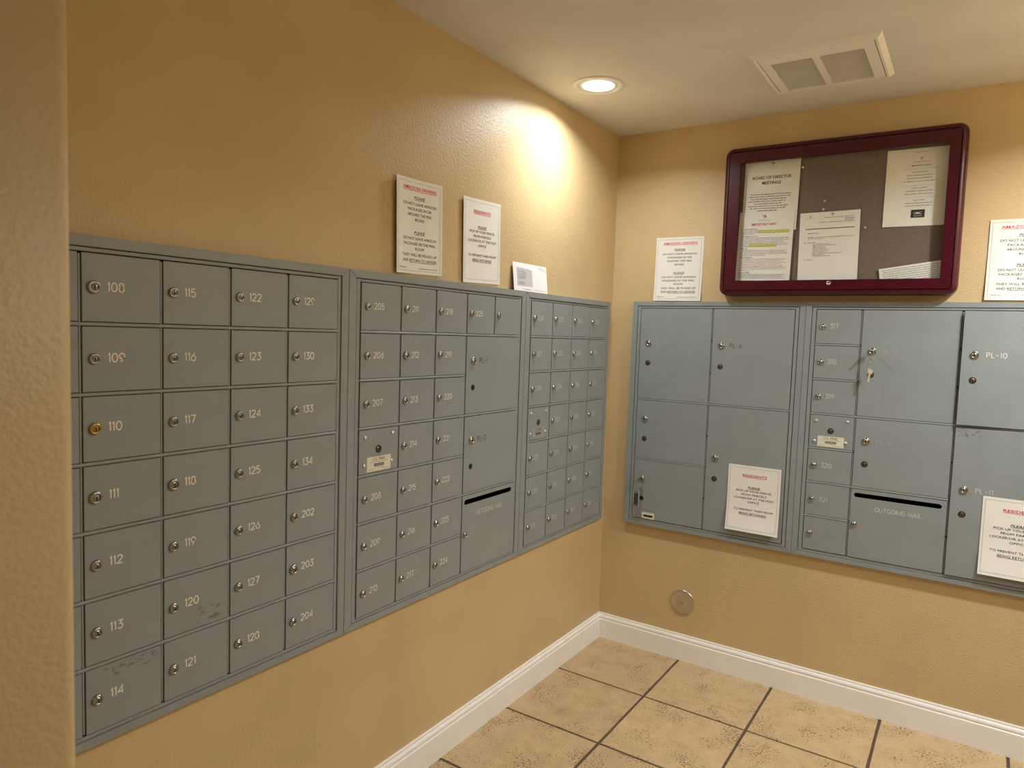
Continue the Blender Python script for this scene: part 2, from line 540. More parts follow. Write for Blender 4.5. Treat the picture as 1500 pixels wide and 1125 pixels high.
# ------------------------------------------------------------------ ceiling fixtures
def downlight(x, y, watts, label):
    root = empty('recessed_downlight', (x, y, CEIL))
    tag(root, label, 'ceiling light', 'recessed ceiling downlights')
    bm = bmesh.new()
    lathe(bm, [(0.0935, 0.0), (0.0945, 0.0015), (0.0925, 0.0042), (0.086, 0.0058), (0.074, 0.0050), (0.0715, 0.0015), (0.0705, 0.0003)], 48, 0, '-Z')
    put('trim_ring', mesh_of(bm), M['white_trim'], root)
    bm = bmesh.new()
    lathe(bm, [(0.0705, 0.0003), (0.0685, 0.0035), (0.0615, 0.0040), (0.0590, 0.0022)], 48, 0, '-Z')
    put('inner_baffle', mesh_of(bm), M['white_trim'], root)
    bm = bmesh.new()
    lathe(bm, [(0.0590, 0.0005), (0.0585, 0.0022), (0.042, 0.0048), (0.02, 0.006), (0, 0.0064)], 48, 0, '-Z')
    put('lens', mesh_of(bm), M['lens'], root)
    ld = bpy.data.lights.new('downlight_lamp', 'AREA')
    ld.shape = 'DISK'
    ld.size = 0.112
    ld.energy = watts
    ld.color = LAMP_COLOR
    ld.spread = math.radians(LAMP_SPREAD)
    lo = bpy.data.objects.new('lamp', ld)
    COL.objects.link(lo)
    lo.parent = root
    lo.location = (0, 0, -0.0075)
for s in LAMP_SPOTS:
    downlight(*s)

def ceiling_vent():
    x0, x1, y0, y1 = 0.752, 1.140, -0.648, -0.266
    root = empty('ceiling_vent', ((x0 + x1) / 2, (y0 + y1) / 2, CEIL))
    tag(root, 'white square return air vent with two louvred panels in the ceiling', 'vent')
    hx, hy = (x1 - x0) / 2, (y1 - y0) / 2
    # sloped outer frame
    bm = bmesh.new()
    prof = [(0.0, 0.0), (0.004, -0.004), (0.014, -0.013), (0.021, -0.013), (0.021, -0.004)]
    loops = []
    for ins, z in prof:
        loops.append([bm.verts.new((sx * (hx - ins), sy * (hy - ins), z)) for sx, sy in ((-1, -1), (1, -1), (1, 1), (-1, 1))])
    for a, b_ in zip(loops[:-1], loops[1:]):
        for k in range(4):
            bm.faces.new((a[k], a[(k + 1) % 4], b_[(k + 1) % 4], b_[k]))
    put('outer_frame', mesh_of(bm), M['white_trim'], root)
    # hinged inner panel built of rails around two openings
    px, py = hx - 0.024, hy - 0.023
    openings = [(0.803 - (x0 + x1) / 2, 0.932 - (x0 + x1) / 2), (0.952 - (x0 + x1) / 2, 1.083 - (x0 + x1) / 2)]
    oy0, oy1 = -0.570 - (y0 + y1) / 2, -0.290 - (y0 + y1) / 2
    bm = bmesh.new()
    zt, zb = -0.003, -0.012
    box(bm, -px, px, -py, oy0, zb, zt); box(bm, -px, px, oy1, py, zb, zt)
    box(bm, -px, openings[0][0], oy0, oy1, zb, zt); box(bm, openings[0][1], openings[1][0], oy0, oy1, zb, zt)
    box(bm, openings[1][1], px, oy0, oy1, zb, zt)
    put('door_panel', mesh_of(bm), M['white_trim'], root)
    for a, b_ in openings:
        bm = bmesh.new()
        n = 21
        for k in range(n):
            y = oy0 + (oy1 - oy0) * (k + 0.5) / n
            v = [bm.verts.new(p) for p in ((a, y + 0.0036, -0.0040), (b_, y + 0.0036, -0.0040), (b_, y - 0.0030, -0.0118), (a, y - 0.0030, -0.0118),
                                           (a, y + 0.0030, -0.0036), (b_, y + 0.0030, -0.0036), (b_, y - 0.0037, -0.0114), (a, y - 0.0037, -0.0114))]
            for f in ((0, 1, 2, 3), (4, 7, 6, 5), (2, 6, 7, 3), (0, 4, 5, 1)):
                bm.faces.new([v[q] for q in f])
        o = put('louvre_slats', mesh_of(bm), M['white_trim'], root)
        o['kind'] = 'stuff'
    put('backing', box_mesh(-px, px, -py, py, -0.0015, -0.0005), M['duct'], root)
    for sx in (-0.105, 0.055):
        bm = bmesh.new()
        lathe(bm, [(0.006, 0.0), (0.0055, 0.0018), (0.0, 0.0026)], 12, 0, '-Z')
        put('latch_screw', mesh_of(bm), M['white_trim'], root, (sx, -py + 0.012, -0.012))
ceiling_vent()

# ------------------------------------------------------------------ stroke lettering for engraved numbers
def arc(cx, cy, rx, ry, a0, a1, n=10):
    return [(cx + rx * math.cos(math.radians(a0 + (a1 - a0) * k / n)), cy + ry * math.sin(math.radians(a0 + (a1 - a0) * k / n))) for k in range(n + 1)]
GL = {
    '0': (0.62, [arc(.31, .5, .31, .5, 90, 450, 20)]),
    '1': (0.20, [[(0.0, .80), (.16, 1.0), (.16, 0)]]),
    '2': (0.60, [arc(.29, .71, .29, .29, 165, -25, 10) + [(0, 0), (.60, 0)]]),
    '3': (0.58, [[(.02, 1.0), (.55, 1.0), (.26, .62)] + arc(.27, .31, .30, .31, 85, -150, 12)]),
    '4': (0.62, [[(.48, 0), (.48, 1.0), (0, .28), (.62, .28)]]),
    '5': (0.58, [[(.53, 1.0), (.08, 1.0), (.04, .56)] + arc(.27, .32, .30, .32, 120, -150, 12)]),
    '6': (0.60, [[(.46, 1.0)] + arc(.30, .32, .30, .32, 150, 510, 18)]),
    '7': (0.56, [[(0, 1.0), (.56, 1.0), (.20, 0)]]),
    '8': (0.60, [arc(.30, .75, .25, .25, -90, 270, 16), arc(.30, .26, .30, .26, 90, 450, 16)]),
    '9': (0.60, [[(.14, 0)] + arc(.30, .68, .30, .32, -30, 330, 18)]),
    '-': (0.45, [[(0, .48), (.45, .48)]]),
    ' ': (0.30, []),
    'P': (0.56, [[(0, 0), (0, 1), (.30, 1)] + arc(.30, .75, .26, .25, 90, -90, 8) + [(0, .5)]]),
    'L': (0.50, [[(0, 1), (0, 0), (.50, 0)]]),
    'O': (0.72, [arc(.36, .5, .36, .5, 90, 450, 20)]),
    'U': (0.62, [[(0, 1), (0, .3)] + arc(.31, .3, .31, .3, 180, 360, 10) + [(.62, 1)]]),
    'T': (0.60, [[(0, 1), (.60, 1)], [(.30, 1), (.30, 0)]]),
    'G': (0.70, [arc(.36, .5, .36, .5, 40, 350, 16) + [(.70, .45), (.40, .45)]]),
    'I': (0.06, [[(.03, 0), (.03, 1)]]),
    'N': (0.64, [[(0, 0), (0, 1), (.64, 0), (.64, 1)]]),
    'M': (0.74, [[(0, 0), (0, 1), (.37, .2), (.74, 1), (.74, 0)]]),
    'A': (0.68, [[(0, 0), (.34, 1), (.68, 0)], [(.12, .35), (.56, .35)]]),
}
def ribbon(bm, pts, hw, tf):
    P = [Vector(p) for p in pts]
    closed = (P[0] - P[-1]).length < 1e-4
    L_, R_ = [], []
    n = len(P)
    for i in range(n):
        a = P[i - 1] if i > 0 else (P[-2] if closed else None)
        b_ = P[i + 1] if i < n - 1 else (P[1] if closed else None)
        d1 = (P[i] - a).normalized() if a is not None else None
        d2 = (b_ - P[i]).normalized() if b_ is not None else None
        if d1 is None: d1 = d2
        if d2 is None: d2 = d1
        t = d1 + d2
        t = t.normalized() if t.length > 1e-6 else d1
        nrm = Vector((-t.y, t.x))
        c = max(0.45, abs(nrm.dot(Vector((-d1.y, d1.x)))))
        off = nrm * hw / c
        L_.append(bm.verts.new(tf(P[i] + off))); R_.append(bm.verts.new(tf(P[i] - off)))
    for i in range(n - 1):
        bm.faces.new((L_[i], R_[i], R_[i + 1], L_[i + 1]))
STROKE = {}
def stroke_text(s, h, hw, gap=0.22):
    """flat engraved lettering in the xz plane facing -Y, starting at the origin, vertically centred."""
    key = (s, h, hw, gap)
    if key in STROKE:
        return STROKE[key]
    bm = bmesh.new()
    x = 0.0
    for ch in s:
        wd, strokes = GL[ch]
        for st in strokes:
            ribbon(bm, [((x + px) * h, (py - 0.5) * h) for px, py in st], hw, lambda v: (v.x, 0, v.y))
        x += wd + gap
    me = mesh_of(bm, 'lettering')
    STROKE[key] = (me, (x - gap) * h)
    return STROKE[key]

# ------------------------------------------------------------------ locks
def lock_mesh(mat, r=0.0110, d=0.0058):
    bm = bmesh.new()
    lathe(bm, [(r, -0.0005), (r, d * 0.45), (r * 0.93, d * 0.8), (r * 0.80, d), (r * 0.66, d), (r * 0.62, d * 0.72), (r * 0.56, d * 0.70),
               (r * 0.54, d * 0.95), (0, d * 0.95)], 18, 0)
    box(bm, -r * 0.11, r * 0.11, -d * 1.02, -d * 0.9, -r * 0.42, r * 0.30, 1)
    me = mesh_of(bm, 'lock')
    me.materials.append(mat); me.materials.append(M['black'])
    return me
LOCK = lock_mesh(M['lock_steel'])
LOCK_BIG = lock_mesh(M['lock_steel'], 0.0138, 0.0052)
LOCK_FAT = lock_mesh(M['lock_steel'], 0.0128, 0.0066)
LOCK_BRASS = lock_mesh(M['lock_brass'], 0.0118, 0.0062)
def recess_mesh(mat):
    bm = bmesh.new()
    lathe(bm, [(0.0114, -0.0003), (0.0114, 0.0010), (0.0092, 0.0012), (0.0086, 0.0002)], 18, 1)
    lathe(bm, [(0.0086, 0.0002), (0.0072, 0.0003), (0.0066, 0.0012), (0, 0.0012)], 18, 0)
    box(bm, -0.0008, 0.0008, -0.0014, -0.0010, -0.0034, 0.0028, 1)
    me = mesh_of(bm, 'recessed_lock')
    me.materials.append(mat); me.materials.append(M['black'])
    return me
RECESS = recess_mesh(M['lock_dark'])
def hole_mesh():
    bm = bmesh.new()
    lathe(bm, [(0.0098, -0.0003), (0.0098, 0.0006), (0.0088, 0.0008), (0, 0.0003)], 18, 0)
    me = mesh_of(bm, 'keyhole'); me.materials.append(M['black'])
    return me
HOLE = hole_mesh()
def screw_mesh():
    bm = bmesh.new()
    lathe(bm, [(0.0062, -0.0003), (0.0060, 0.0018), (0.0044, 0.0034), (0.0018, 0.0041), (0, 0.0042)], 14, 0)
    me = mesh_of(bm, 'screw'); me.materials.append(M['key'])
    return me
SCREW = screw_mesh()

# ------------------------------------------------------------------ printed type
FONT = {}
def type_mesh(s, bold=False, italic=False):
    key = (s, bold, italic)
    if key not in FONT:
        cu = bpy.data.curves.new('type', 'FONT')
        cu.body = s
        cu.size = 1.0
        cu.resolution_u = 2
        cu.offset = 0.007 if bold else 0.001
        cu.shear = 0.22 if italic else 0.0
        cu.fill_mode = 'FRONT'
        o = bpy.data.objects.new('type', cu)
        COL.objects.link(o)
        dg = bpy.context.evaluated_depsgraph_get()
        me = bpy.data.meshes.new_from_object(o.evaluated_get(dg))
        bpy.data.objects.remove(o, do_unlink=True)
        vs = [v.co.copy() for v in me.vertices]
        fs = [tuple(p.vertices) for p in me.polygons]
        bpy.data.meshes.remove(me)
        xs = [v.x for v in vs]
        FONT[key] = (vs, fs, min(xs), max(xs))
    return FONT[key]

class Print:
    """collects flat print on a sheet (u right, v up) and builds it following the sheet's surface."""
    def __init__(self):
        self.bm = {}
    def get(self, ink):
        return self.bm.setdefault(ink, bmesh.new())
    def text(self, ink, s, uc, v, width=None, cap=0.008, bold=False, italic=False, align='C', under=False):
        vs, fs, a, b_ = type_mesh(s, bold, italic)
        k = cap / 0.70
        kx = k if width is None else width / (b_ - a)
        wd = (b_ - a) * kx
        u0 = uc - wd / 2 if align == 'C' else (uc if align == 'L' else uc - wd)
        bm = self.get(ink)
        nv = [bm.verts.new((u0 + (p.x - a) * kx, v + p.y * k, 0)) for p in vs]
        for f in fs:
            try:
                bm.faces.new([nv[i] for i in f])
            except ValueError:
                pass
        if under:
            self.rect(ink, u0, u0 + wd, v - cap * 0.34, v - cap * 0.22)
        return u0, wd
    def rect(self, ink, u0, u1, v0, v1, n=6):
        bm = self.get(ink)
        for k in range(n):
            a, b_ = u0 + (u1 - u0) * k / n, u0 + (u1 - u0) * (k + 1) / n
            bm.faces.new([bm.verts.new(p) for p in ((a, v0, 0), (b_, v0, 0), (b_, v1, 0), (a, v1, 0))])
    def words(self, ink, u0, u1, v, cap, rnd, align='L'):
        """a line of print too small to read: letter-sized strokes grouped into words."""
        u = u0
        bm = self.get(ink)
        while u < u1 - cap:
            for _ in range(rnd.randint(2, 8)):
                wd = cap * rnd.uniform(0.35, 0.55)
                if u + wd > u1:
                    break
                h = cap * rnd.choice((0.65, 0.65, 0.7, 1.0))
                if rnd.random() < 0.5:
                    bm.faces.new([bm.verts.new(p) for p in ((u, v, 0), (u + wd, v, 0), (u + wd, v + h * 0.55, 0), (u, v + h * 0.55, 0))])
                else:
                    bm.faces.new([bm.verts.new(p) for p in ((u, v, 0), (u + wd * 0.6, v, 0), (u + wd * 0.6, v + h, 0), (u, v + h, 0))])
                u += wd + cap * 0.12
            u += cap * 0.45
    def frame(self, ink, u0, u1, v0, v1, t):
        self.rect(ink, u0, u1, v0, v0 + t, 10); self.rect(ink, u0, u1, v1 - t, v1, 10)
        for a in (u0, u1 - t):
            bm = self.get(ink)
            n = 10
            for k in range(n):
                c, d = v0 + (v1 - v0) * k / n, v0 + (v1 - v0) * (k + 1) / n
                bm.faces.new([bm.verts.new(p) for p in ((a, c, 0), (a + t, c, 0), (a + t, d, 0), (a, d, 0))])
    def build(self, root, names, lift, off=0.0005):
        for k, (ink, bm) in enumerate(self.bm.items()):
            for v in bm.verts:
                u, vv = v.co.x, v.co.y
                v.co = Vector((u, -(lift(u, vv) + off + 0.00012 * (ink != 'hilite')), vv))
            put(names.get(ink, 'printed_text'), mesh_of(bm, 'print'), M[ink], root)

LW, LH = 0.2159, 0.2794
def sheet(name, loc, rz, W, H, lift, mat, nx=20, nz=14, tilt=0.0, lean=0.0, th=0.0002):
    bm = bmesh.new()
    g = [[bm.verts.new((W * i / nx, -lift(W * i / nx, H * j / nz), H * j / nz)) for j in range(nz + 1)] for i in range(nx + 1)]
    g2 = [[bm.verts.new((W * i / nx, -lift(W * i / nx, H * j / nz) + th, H * j / nz)) for j in range(nz + 1)] for i in range(nx + 1)]
    for i in range(nx):
        for j in range(nz):
            f = bm.faces.new((g[i][j], g[i + 1][j], g[i + 1][j + 1], g[i][j + 1])); f.smooth = True
            f = bm.faces.new((g2[i][j], g2[i][j + 1], g2[i + 1][j + 1], g2[i + 1][j])); f.smooth = True
    rim = [g[i][0].co for i in range(nx + 1)] + [g[nx][j].co for j in range(1, nz + 1)] + [g[i][nz].co for i in range(nx - 1, -1, -1)] + [g[0][j].co for j in range(nz - 1, 0, -1)]
    ra = [bm.verts.new(c) for c in rim]
    rb = [bm.verts.new((c.x, c.y + th, c.z)) for c in rim]
    for k in range(len(rim)):
        k2 = (k + 1) % len(rim)
        bm.faces.new((ra[k], rb[k], rb[k2], ra[k2]))
    me = bpy.data.meshes.new(name)
    bm.to_mesh(me); bm.free()
    o = put(name, me, mat)
    # tilt turns the sheet in its own plane, lean tips its top towards the wall
    o.matrix_world = Matrix.Translation(Vector(loc)) @ Matrix.Rotation(rz, 4, 'Z') @ Matrix.Rotation(lean, 4, 'X') @ Matrix.Rotation(tilt, 4, 'Y')
    return o

def curl(left=0.0, right=0.0, bottom=0.0, top=0.0, base=0.0008, W=LW, H=LH, wave=0.0):
    def f(u, v):
        a, b_ = u / W, v / H
        return (base + left * max(0, 1 - a / 0.6) ** 2 + right * max(0, (a - 0.5) / 0.5) ** 2 + bottom * max(0, 1 - b_ / 0.6) ** 2
                + top * max(0, (b_ - 0.5) / 0.5) ** 2 + wave * (0.5 - 0.5 * math.cos(a * 2 * PI)))
    return f

def drivers_notice(loc, rz, lift, label, tilt=0.0):
    o = sheet('notice', loc, rz, LW, LH, lift, M['paper'], tilt=tilt)
    tag(o, label, 'notice', 'notices to delivery drivers')
    p = Print()
    c = LW * 0.51
    top = lambda f, cap: LH * (1 - f) - cap / 2
    p.text('ink_red', 'AMAZON DRIVERS', c, top(.095, .0098), 0.155, .0098, True, under=True)
    p.text('ink', 'PLEASE', c, top(.195, .0082), 0.050, .0082, True, True, under=True)
    for f, s, wd in ((.262, 'DO NOT LEAVE AMAZON', .154), (.317, 'PACKAGES IN OR', .110), (.372, 'AROUND THE MAIL', .114), (.427, 'BOXES', .042)):
        p.text('ink', s, c, top(f, .0082), wd, .0082)
    p.text('ink', 'PLEASE', c, top(.562, .0082), 0.050, .0082, True, True, under=True)
    for f, s, wd in ((.625, 'DO NOT LEAVE AMAZON', .154), (.680, 'PACKAGES IN THE MAIL', .148), (.735, 'ROOM', .040), (.800, 'THEY WILL BE PICKED UP', .160)):
        p.text('ink', s, c, top(f, .0082), wd, .0082)
    p.text('ink', 'AND', LW * .145, top(.857, .0082), .027, .0082, align='L')
    p.text('ink', 'RETURN TO SENDER', LW * .295, top(.857, .0082), .126, .0082, align='L', under=True)
    p.text('ink', 'Thank you!', LW * .075, top(.935, .0045), .032, .0045, align='L', italic=True)
    p.words('ink', LW * .50, LW * .93, LH * .055, .0042, random.Random(4))
    p.frame('ink_line', LW * .035, LW * .955, LH * .03, LH * .965, .0008)
    p.build(o, {'ink_red': 'red_heading', 'ink': 'black_lettering', 'ink_line': 'border_line'}, lift)
    return o

def residents_notice(loc, rz, lift, label, tilt=0.0):
    o = sheet('notice', loc, rz, LW, LH, lift, M['paper'], tilt=tilt)
    tag(o, label, 'notice', 'notices to residents')
    p = Print()
    c = LW * 0.51
    top = lambda f, cap: LH * (1 - f) - cap / 2
    p.text('ink_red', 'RESIDENTS', c, top(.150, .0098), 0.098, .0098, True, under=True)
    p.text('ink', 'PLEASE', c, top(.330, .0080), 0.050, .0080, True, True, under=True)
    for f, s, wd in ((.385, 'PICK UP YOUR PARCEL', .146), (.440, 'FROM PARCELS', .102), (.495, 'LOCKER/OR AT THE POST', .164), (.550, 'OFFICE', .048),
                     (.668, 'TO PREVENT THEM FROM', .160)):
        p.text('ink', s, c, top(f, .0080), wd, .0080)
    p.text('ink', 'BEING RETURNED', c, top(.725, .0080), .112, .0080, under=True)
    p.frame('ink_line', LW * .035, LW * .955, LH * .04, LH * .965, .0008)
    p.build(o, {'ink_red': 'red_heading', 'ink': 'black_lettering', 'ink_line': 'border_line'}, lift)
    return o

# ------------------------------------------------------------------ mailbox cabinets
FR = 0.020        # how far the face stands proud of the wall
def slot_door_mesh(W, H, T, sx0, sx1, sz, sh):
    bm = bmesh.new()
    outer = [(0, 0), (W, 0), (W, H), (0, H)]
    r = sh / 2
    inner = []
    for k in range(9):
        a = PI / 2 - PI * k / 8
        inner.append((sx1 - r + r * math.cos(a), sz + r * math.sin(a)))
    for k in range(9):
        a = -PI / 2 - PI * k / 8
        inner.append((sx0 + r + r * math.cos(a), sz + r * math.sin(a)))
    ov = [bm.verts.new((x, 0, z)) for x, z in outer]
    iv = [bm.verts.new((x, 0, z)) for x, z in inner]
    eo = [bm.edges.new((ov[i], ov[(i + 1) % 4])) for i in range(4)]
    n = len(iv)
    ei = [bm.edges.new((iv[i], iv[(i + 1) % n])) for i in range(n)]
    bmesh.ops.triangle_fill(bm, edges=eo + ei, use_beauty=True)
    cen = lambda f: f.calc_center_median()
    bad = [f for f in bm.faces if sx0 + r < cen(f).x < sx1 - r and abs(cen(f).z - sz) < r * 0.5 and all(v in set(iv) for v in f.verts)]
    ob = [bm.verts.new((x, T, z)) for x, z in outer]
    ib = [bm.verts.new((x, T, z)) for x, z in inner]
    for i in range(4):
        bm.faces.new((ov[i], ov[(i + 1) % 4], ob[(i + 1) % 4], ob[i]))
    for i in range(n):
        bm.faces.new((iv[i], iv[(i + 1) % n], ib[(i + 1) % n], ib[i]))
    if bad:
        bmesh.ops.delete(bm, geom=bad, context='FACES_ONLY')
    me = mesh_of(bm, 'slot_door')
    me.materials.append(M['grey'])
    return me

def mail_label_mesh():
    # aged adhesive label: U.S. MAIL with small print and a dark maker's bar
    bm = bmesh.new()
    W, H = 0.096, 0.042
    box(bm, 0, W, -0.0004, 0, 0, H, 0)
    def q(x0, x1, z0, z1, mi, y=-0.00055):
        f = bm.faces.new([bm.verts.new(p) for p in ((x0, y, z0), (x1, y, z0), (x1, y, z1), (x0, y, z1))])
        f.material_index = mi
    vs, fs, a, b_ = type_mesh('U.S. MAIL', False)
    kx, kz = 0.052 / (b_ - a), 0.0095 / 0.70
    nv = [bm.verts.new((0.022 + (p.x - a) * kx, -0.00055, 0.030 + p.y * kz)) for p in vs]
    for f in fs:
        g = bm.faces.new([nv[i] for i in f]); g.material_index = 1
    rnd_ = random.Random(3)
    for z, x0, x1 in ((0.0255, 0.010, 0.084), (0.0098, 0.034, 0.066), (0.0050, 0.006, 0.030), (0.0050, 0.058, 0.088)):
        x = x0
        while x < x1:
            wd = rnd_.uniform(0.0012, 0.004)
            q(x, min(x + wd, x1), z, z + 0.0011, 2)
            x += wd + 0.0008
    q(0.028, 0.068, 0.0140, 0.0215, 1)
    x = 0.031
    while x < 0.064:
        q(x, x + 0.0019, 0.0165, 0.0190, 0, -0.0007)
        x += 0.0027
    me = bpy.data.meshes.new('mail_label')
    bm.to_mesh(me); bm.free()
    for m in (M['label'], M['ink'], M['ink_soft']):
        me.materials.append(m)
    return me
MAIL_LABEL = mail_label_mesh()
MAIL_LABEL_GREY = MAIL_LABEL.copy()
MAIL_LABEL_GREY.materials[0] = plain('dull_grey_label', srgb(160, 163, 158), 0.5)

BOXMESH = {}
def shared_box(W, H, T, bev, mat):
    key = (round(W, 4), round(H, 4), round(T, 4), mat.name)
    if key not in BOXMESH:
        me = box_mesh(0, W, 0, T, 0, H, bev, 'panel')
        me.materials.append(mat)
        BOXMESH[key] = me
    return BOXMESH[key]

def cabinet(label, loc, rz, W, H, xl, zl, cells, flange_x, flange_t, flange_b, fill, hw):
    """xl, zl: grid lines in local metres (zl from the top down). cells: dicts c0,c1,r0,r1,kind,text..."""
    root = empty('mailbox_cabinet', loc, rz)
    tag(root, label, 'mailbox cabinet', 'wall mailbox cabinets')
    # body in the wall
    bm = bmesh.new()
    bx0, bx1, bz0, bz1, d = INS + .003, W - INS - .003, INS + .003, H - INS - .003, 0.34
    v = [bm.verts.new(p) for p in ((bx0, -.004, bz0), (bx1, -.004, bz0), (bx1, -.004, bz1), (bx0, -.004, bz1), (bx0, d, bz0), (bx1, d, bz0), (bx1, d, bz1), (bx0, d, bz1))]
    for f in ((4, 5, 6, 7), (0, 1, 5, 4), (1, 2, 6, 5), (2, 3, 7, 6), (3, 0, 4, 7)):
        bm.faces.new([v[i] for i in f])
    me = bpy.data.meshes.new('body'); bm.to_mesh(me); bm.free()
    put('body', me, M['inside'], root)
    # trim flange: four mitred strips
    def strip(pts):
        b2 = bmesh.new()
        fr = [b2.verts.new((x, -FR, z)) for x, z in pts]
        bk = [b2.verts.new((x, 0.0, z)) for x, z in pts]
        b2.faces.new(fr); b2.faces.new(bk)
        for i in range(4):
            b2.faces.new((fr[i], fr[(i + 1) % 4], bk[(i + 1) % 4], bk[i]))
        bmesh.ops.recalc_face_normals(b2, faces=b2.faces[:])
        bmesh.ops.bevel(b2, geom=[e for e in b2.edges if all(abs(q.co.y + FR) < 1e-6 for q in e.verts)], offset=0.0012, segments=2, affect='EDGES')
        put('trim_strip', mesh_of(b2), M['grey'], root)
    fx, ft, fb = flange_x, flange_t, flange_b
    e = 0.00025
    strip([(e, H), (W - e, H), (W - fx, H - ft), (fx, H - ft)])
    strip([(e, 0), (W - e, 0), (W - fx, fb), (fx, fb)])
    strip([(e, 0), (fx, fb), (fx, H - ft), (e, H)])
    strip([(W - e, 0), (W - fx, fb), (W - fx, H - ft), (W - e, H)])
    # master frame around the doors
    g = 0.0016
    x0, x1, z0, z1 = xl[0] - g, xl[-1] + g, zl[-1] - g, zl[0] + g
    mf = -FR + 0.0022
    def bar(name, a, b_, c, d_, yf=mf, bev=0.0008):
        put(name, shared_box(b_ - a, d_ - c, 0.014, bev, M['grey']), None, root, (a, yf, c))
    bar('frame_bar', fx + 0.002, x0, fb + 0.001, H - ft - 0.002)
    bar('frame_bar', x1, W - fx - 0.002, fb + 0.001, H - ft - 0.002)
    bar('frame_bar', x0, x1, z1, H - ft - 0.002)
    bar('frame_bar', x0, x1, fb + 0.001, z0)
    # rails and mullions between different doors
    nc, nr = len(xl) - 1, len(zl) - 1
    own = [[None] * nc for _ in range(nr)]
    for k, ce in enumerate(cells):
        for r in range(ce['r0'], ce['r1']):
            for c in range(ce['c0'], ce['c1']):
                own[r][c] = k
    RH, MW = 0.0064, 0.0042
    for r in range(1, nr):
        c = 0
        while c < nc:
            if own[r - 1][c] != own[r][c]:
                c2 = c
                while c2 < nc and own[r - 1][c2] != own[r][c2]:
                    c2 += 1
                bar('rail', xl[c] - (0 if c else g) + (0.002 if c else 0), xl[c2] + (g if c2 == nc else -0.002), zl[r] - RH / 2, zl[r] + RH / 2, -FR - 0.0006, 0.0011)
                c = c2
            else:
                c += 1
    for c in range(1, nc):
        r = 0
        while r < nr:
            if own[r][c - 1] != own[r][c]:
                r2 = r + 1
                while r2 < nr and own[r2][c - 1] != own[r2][c] and own[r2 - 1][c] != own[r2][c] and False:
                    r2 += 1
                bar('mullion', xl[c] - MW / 2, xl[c] + MW / 2, zl[r2] + RH / 2, zl[r] - RH / 2, mf)
                r = r2
            else:
                r += 1
    # doors
    T = 0.004
    for ce in cells:
        ex, ez = MW / 2 + 0.0016, RH / 2 + 0.0016
        a = xl[ce['c0']] + (ex if ce['c0'] else 0.0008)
        b_ = xl[ce['c1']] - (ex if ce['c1'] < nc else 0.0012)
        t = zl[ce['r0']] - (ez if ce['r0'] else 0.0008)
        bt = zl[ce['r1']] + (ez if ce['r1'] < nr else 0.0008)
        dw, dh = b_ - a, t - bt
        kind = ce.get('kind', 'box')
        mat = M[ce.get('mat', 'grey')]
        yf = -FR - ce.get('proud', 0.0)
        if kind == 'out':
            me = slot_door_mesh(dw, dh, T, 0.010, dw - 0.016, dh - 0.0235, 0.0180)
        else:
            me = shared_box(dw, dh, T, 0.0007, mat)
        name = {'box': 'mailbox_door', 'parcel': 'parcel_locker_door', 'out': 'outgoing_mail_door', 'mail': 'carrier_panel'}[kind]
        ajar = ce.get('ajar', 0.0)
        if ajar:
            th = math.radians(ajar)
            dr = put(name, me, None, root, (b_ - dw * math.cos(th), yf - dw * math.sin(th), bt), (0, 0, th))
        else:
            dr = put(name, me, None, root, (a, yf, bt))
        if ce.get('label'):
            dr['label'] = ce['label']
        cx = xl[ce['c0']] - a
        zm = dh / 2
        f = M[ce.get('fill', fill)]
        s = ce.get('text', '')
        if kind == 'box':
            lk = {'brass': LOCK_BRASS, 'fat': LOCK_FAT}.get(ce.get('lock'), LOCK)
            lo = put('lock', lk, None, dr, (cx + 0.0245, 0, zm + 0.001))
            if ce.get('lock') == 'brass':
                lo['label'] = 'brass lock'
            if s:
                tm, wd = stroke_text(s, 0.0168, hw)
                put('door_number', tm.copy() if f.name not in [m.name for m in tm.materials] and len(tm.materials) else tm, f, dr, (cx + 0.051, -0.0004, zm + 0.003))
        elif kind == 'parcel':
            put('lock', LOCK_BIG, None, dr, (cx + 0.0425, 0, zm + 0.048))
            put('second_lock', HOLE if ce.get('hole') else RECESS, None, dr, (cx + 0.0425, 0, zm - 0.042))
            if s:
                tm, wd = stroke_text(s, 0.0165, hw, 0.30)
                put('door_number', tm.copy() if f.name not in [m.name for m in tm.materials] and len(tm.materials) else tm, f, dr, (cx + 0.078, -0.0004, zm + 0.049))
        elif kind == 'out':
            put('lock', LOCK, None, dr, (cx + 0.0205, 0, zm - 0.003))
            tm, wd = stroke_text('OUTGOING MAIL', 0.0158, hw, 0.23)
            put('door_lettering', tm.copy() if len(tm.materials) else tm, f, dr, (dw / 2 - wd / 2 + 0.004, -0.0004, dh - 0.070))
        elif kind == 'mail':
            for sx, sz in ((.022, dh - .022), (dw - .022, dh - .018), (.020, .024), (dw - .024, .026)):
                put('screw', SCREW, None, dr, (sx, 0, sz))
            put('carrier_lock', RECESS, None, dr, (dw * 0.49, 0, dh * 0.535))
            lb = put('mail_label', MAIL_LABEL_GREY if ce.get('dull') else MAIL_LABEL, None, dr, (dw * 0.20, -0.0002, 0.0045))
            lb['label'] = 'dull grey label reading U.S. MAIL' if ce.get('dull') else 'aged cream label reading U.S. MAIL'
    return root

def fix_fill(o, mat):
    pass

def zlines(top, bot, z0, n=7):
    return [top - z0 - (top - bot) * k / n for k in range(n + 1)]

